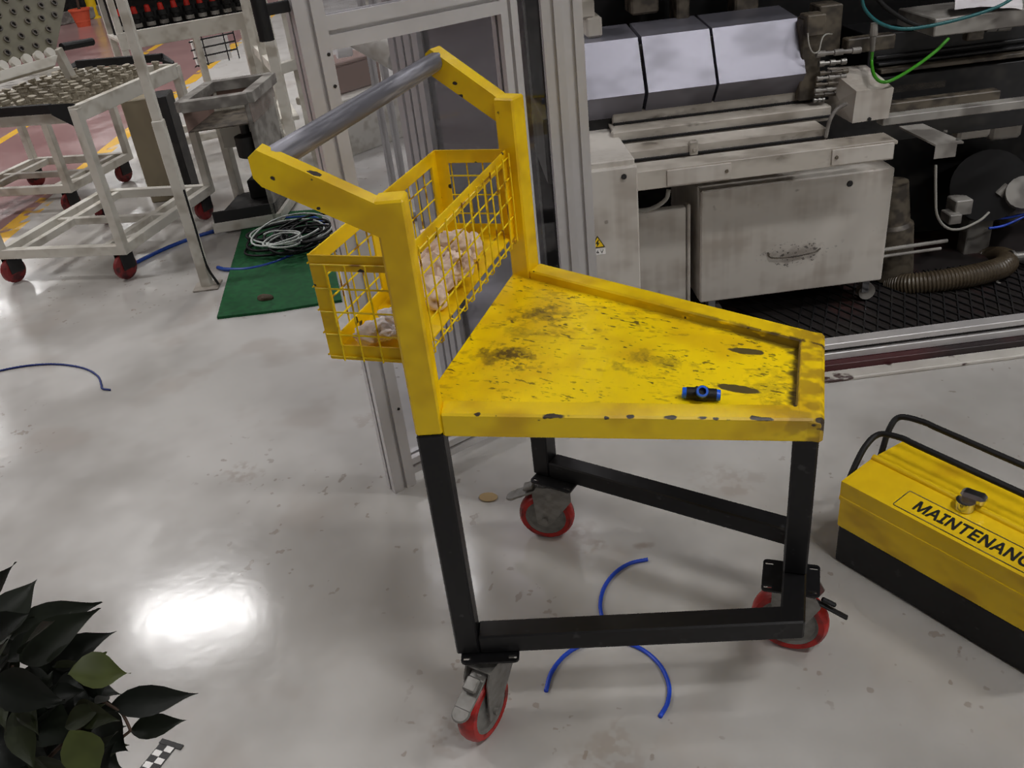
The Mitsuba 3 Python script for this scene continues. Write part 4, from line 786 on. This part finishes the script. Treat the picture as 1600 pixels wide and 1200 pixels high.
# white machine frame between the trolleys and the guard door
wm = thing('machine_frame', 'white steel machine frame with rails behind the left edge of the guard door', 'frame')
wa, wb2 = onz(455, 285), onz(400, 190)
for px, py, h in ((470, 275, 1.5), (452, 248, 1.6), (500, 262, 1.4), (436, 225, 1.6)):
    b_ = onz(px, py); put('post', bar(b_, b_ + np.array([0, 0, h]), .05, .05, E1), 'm_cream', wm)
p1_, p2_, p3_, p4_ = onz(470, 275), onz(452, 248), onz(500, 262), onz(436, 225)
for z in (.18, .55, .9, 1.2):
    for a, b in ((p1_, p2_), (p2_, p4_), (p1_, p3_)): put('rail', bar(a + [0, 0, z], b + [0, 0, z], .04, .05), 'm_cream', wm)
put('ledge', bar(p1_ + [0, 0, .30], p2_ + [0, 0, .33], .12, .02), 'm_cream', wm)
put('tyre', tf(lathe([(.03, -.03), (.1, -.03), (.12, 0), (.1, .03), (.03, .03)], None, 24), frame(onz(434, 252) + [0, 0, .12], (0, 0, 1), (.9, -.4, 0))), 'm_rubber', wm, smooth=35, label='black tyre')
# things seen through the door pane
bxo = thing('cardboard_box', 'dull pink brown crate standing on a pale stand seen through the guard door', 'crate')
ca_, cb_ = onz(522, 152, .32), onz(598, 128, .32); cd = cb_ - ca_
put('body', abox(ca_, cd, np.array([-cd[1], cd[0], 0]) * .6, [0, 0, .15], .01), 'm_redbox', bxo)
put('rim', abox(ca_ - cd * .02 - np.array([-cd[1], cd[0], 0]) * .02 + [0, 0, .148], cd * 1.04, np.array([-cd[1], cd[0], 0]) * .64, [0, 0, .02], .006), 'm_redbox', bxo)
sd = thing('pale_stand', 'pale grey low stand carrying the pink brown crate behind the guard door', 'stand')
cn = np.array([-cd[1], cd[0], 0]); cz = ca_ * [1, 1, 0]
put('top', abox(ca_ - cd * .2 - cn * .3 - [0, 0, .042], cd * 1.5, cn * 1.0, [0, 0, .04], .004), 'm_cream', sd)
put('body', abox(cz - cd * .15 - cn * .2 + [0, 0, .0], cd * 1.4, cn * .85, [0, 0, .278], .006), 'm_cream', sd)
put('white_roll', rod(onz(525, 80, .72), onz(548, 76, .72), .03, 16), 'm_paper', label='white roll above the pink brown crate', cat='roll', smooth=40)
dk = thing('pale_duct', 'thick pale grey duct sloping above the crate behind the guard door', 'duct')
put('tube', rod(onz(540, 45, .85), onz(620, 90, .75), .05, 18), 'm_cream', dk, smooth=40)
put('stand', bar(onz(602, 180), onz(602, 180) + np.array([0, 0, 1.2]), .05, .05), 'm_cream', dk)

# ------------------------------------------------------------------ plant in the near left corner
plant = thing('potted_plant', 'leafy green plant with pointed leaves coloured dark as if backlit at the lower left edge', 'plant')
def leaf(base, tip, width, nrm, mat, curl=.12, seed=0):
    base, tip = np.asarray(base), np.asarray(tip); L_ = np.linalg.norm(tip - base); x = (tip - base) / L_; n = np.asarray(nrm, float); n -= x * (n @ x); n /= np.linalg.norm(n); y = np.cross(n, x)
    st_ = np.array([0, .08, .2, .34, .48, .62, .74, .84, .91, .96, 1.0]); wd = np.array([.05, .45, .82, 1, .97, .78, .48, .24, .10, .04, .01]); V, F = [], []
    r_ = np.random.default_rng(seed); ph = r_.uniform(0, 6)
    for s, w in zip(st_, wd):
        z0 = -curl * L_ * (s - .4) ** 2
        for k, e in enumerate((-1, -.5, 0, .5, 1)):
            V.append(base + x * L_ * s + y * width * .5 * w * e + n * (z0 + .16 * width * w * abs(e) + .05 * width * math.sin(7 * s + ph) * e))
    for i in range(len(st_) - 1):
        for j in range(4):
            a = i * 5 + j; F += [[a, a + 1, a + 6], [a, a + 6, a + 5]]
    put('leaf', trimesh.Trimesh(V, F, process=False), mat, plant, smooth=True)
vd = -FWD
DD = 1.0
for i, (b, t, w, m) in enumerate([((-30, 960), (20, 878), 40, 1), ((-20, 1000), (58, 903), 60, 0), ((10, 995), (157, 939), 58, 0), ((30, 1035), (152, 950), 66, 0), ((80, 1040), (178, 986), 50, 1), ((107, 1053), (206, 1050), 62, 2),
    ((172, 1102), (309, 1084), 48, 1), ((203, 1141), (291, 1125), 38, 0), ((150, 1125), (200, 1175), 70, 1), ((45, 1075), (106, 1114), 34, 3), ((108, 1143), (158, 1215), 62, 2), ((138, 1050), (165, 1018), 40, 2), ((150, 1095), (190, 1125), 26, 1),
    ((150, 1100), (172, 1085), 20, 1), ((60, 1060), (190, 1085), 70, 1), ((-10, 1060), (100, 1100), 70, 1), ((20, 1100), (130, 1160), 80, 0), ((90, 1120), (190, 1120), 60, 1), ((-20, 1140), (80, 1190), 80, 1), ((120, 1170), (190, 1200), 70, 0)]):
    dep = DD + .03 * ((i * 7) % 5 - 2) - (.03 if m == 2 else 0)
    leaf(at(*b, dep), at(*t, dep + .02 * ((i * 3) % 4 - 1)), w / FPX * dep, vd * .8 + np.array([0, 0, .5]) + rng.normal(0, .25, 3), f'm_leaf{m}', seed=i)
for i in range(110):
    c = np.array([rng.uniform(-90, 130), 0]); c[1] = 985 + max(c[0], 0) * .45 + rng.uniform(0, 260)
    a = rng.uniform(-1.2, 1.3); ln = rng.uniform(70, 108); dep = DD + rng.uniform(-.06, .16)
    b, t = at(*c, dep), at(c[0] + ln * math.cos(a) * .8, c[1] + ln * math.sin(a), dep + rng.uniform(-.05, .05))
    leaf(b, t, ln * rng.uniform(.38, .5) / FPX * dep, vd * .6 + np.array([0, 0, .6]) + rng.normal(0, .45, 3), f'm_leaf{rng.choice([0, 1, 1, 1, 3])}', seed=100 + i)
root = at(-60, 1420, 1.05); root[2] = .25
for b in ((20, 1040), (80, 1060), (150, 1110), (205, 1141), (60, 1130), (-20, 1000)):
    e = at(*b, DD + .02); put('stem', tube(spline([root, (root + e) / 2 + np.array([0, 0, .06]), e], 8), np.linspace(.006, .0018, 17), 6), 'm_stem', plant, smooth=True)
put('stem', tube(spline([at(150, 1090, DD), at(185, 1110, DD), at(195, 1122, DD), at(204, 1141, DD)], 5), .0017, 6), 'm_stem', plant, smooth=True)
put('pot', lathe([(0, 0), (.10, 0), (.135, .24), (.15, .24), (.15, .27), (.125, .27), (.12, .05), (0, .05)], frame((root[0], root[1], 0), (1, 0, 0)), 28), 'm_dark', plant, smooth=30)
put('soil', lathe([(0, .235), (.122, .235), (.122, .22), (0, .22)], frame((root[0], root[1], 0), (1, 0, 0)), 24), 'm_lump', plant)
# checkered ribbon on the floor
rb = thing('checkered_ribbon', 'short strip of black and white checkered tape on the floor by the plant', 'tape')
r0, r1 = onz(225, 1212), onz(262, 1166); rx_ = (r1 - r0); rl = np.linalg.norm(rx_); rx_ /= rl; ry_ = np.array([-rx_[1], rx_[0], 0]); nl, nw = 5, 2; cw = .032 / nw
put('strip', abox(r0 - ry_ * .018 + [0, 0, .0005], rx_ * rl, ry_ * .036, [0, 0, .001], 0), 'm_ink', rb)
for i in range(nl):
    for j in range(nw):
        if (i + j) % 2 == 0: put('check', abox(r0 + rx_ * (i * rl / nl + .001) + ry_ * (-.016 + j * cw) + [0, 0, .0015], rx_ * (rl / nl - .001), ry_ * cw, [0, 0, .0005], 0), 'm_paper', rb)
put('end_flap', abox(r1 - ry_ * .03 + [0, 0, .0005], rx_ * .01, ry_ * .05, [0, 0, .002], 0), 'm_ink', rb)
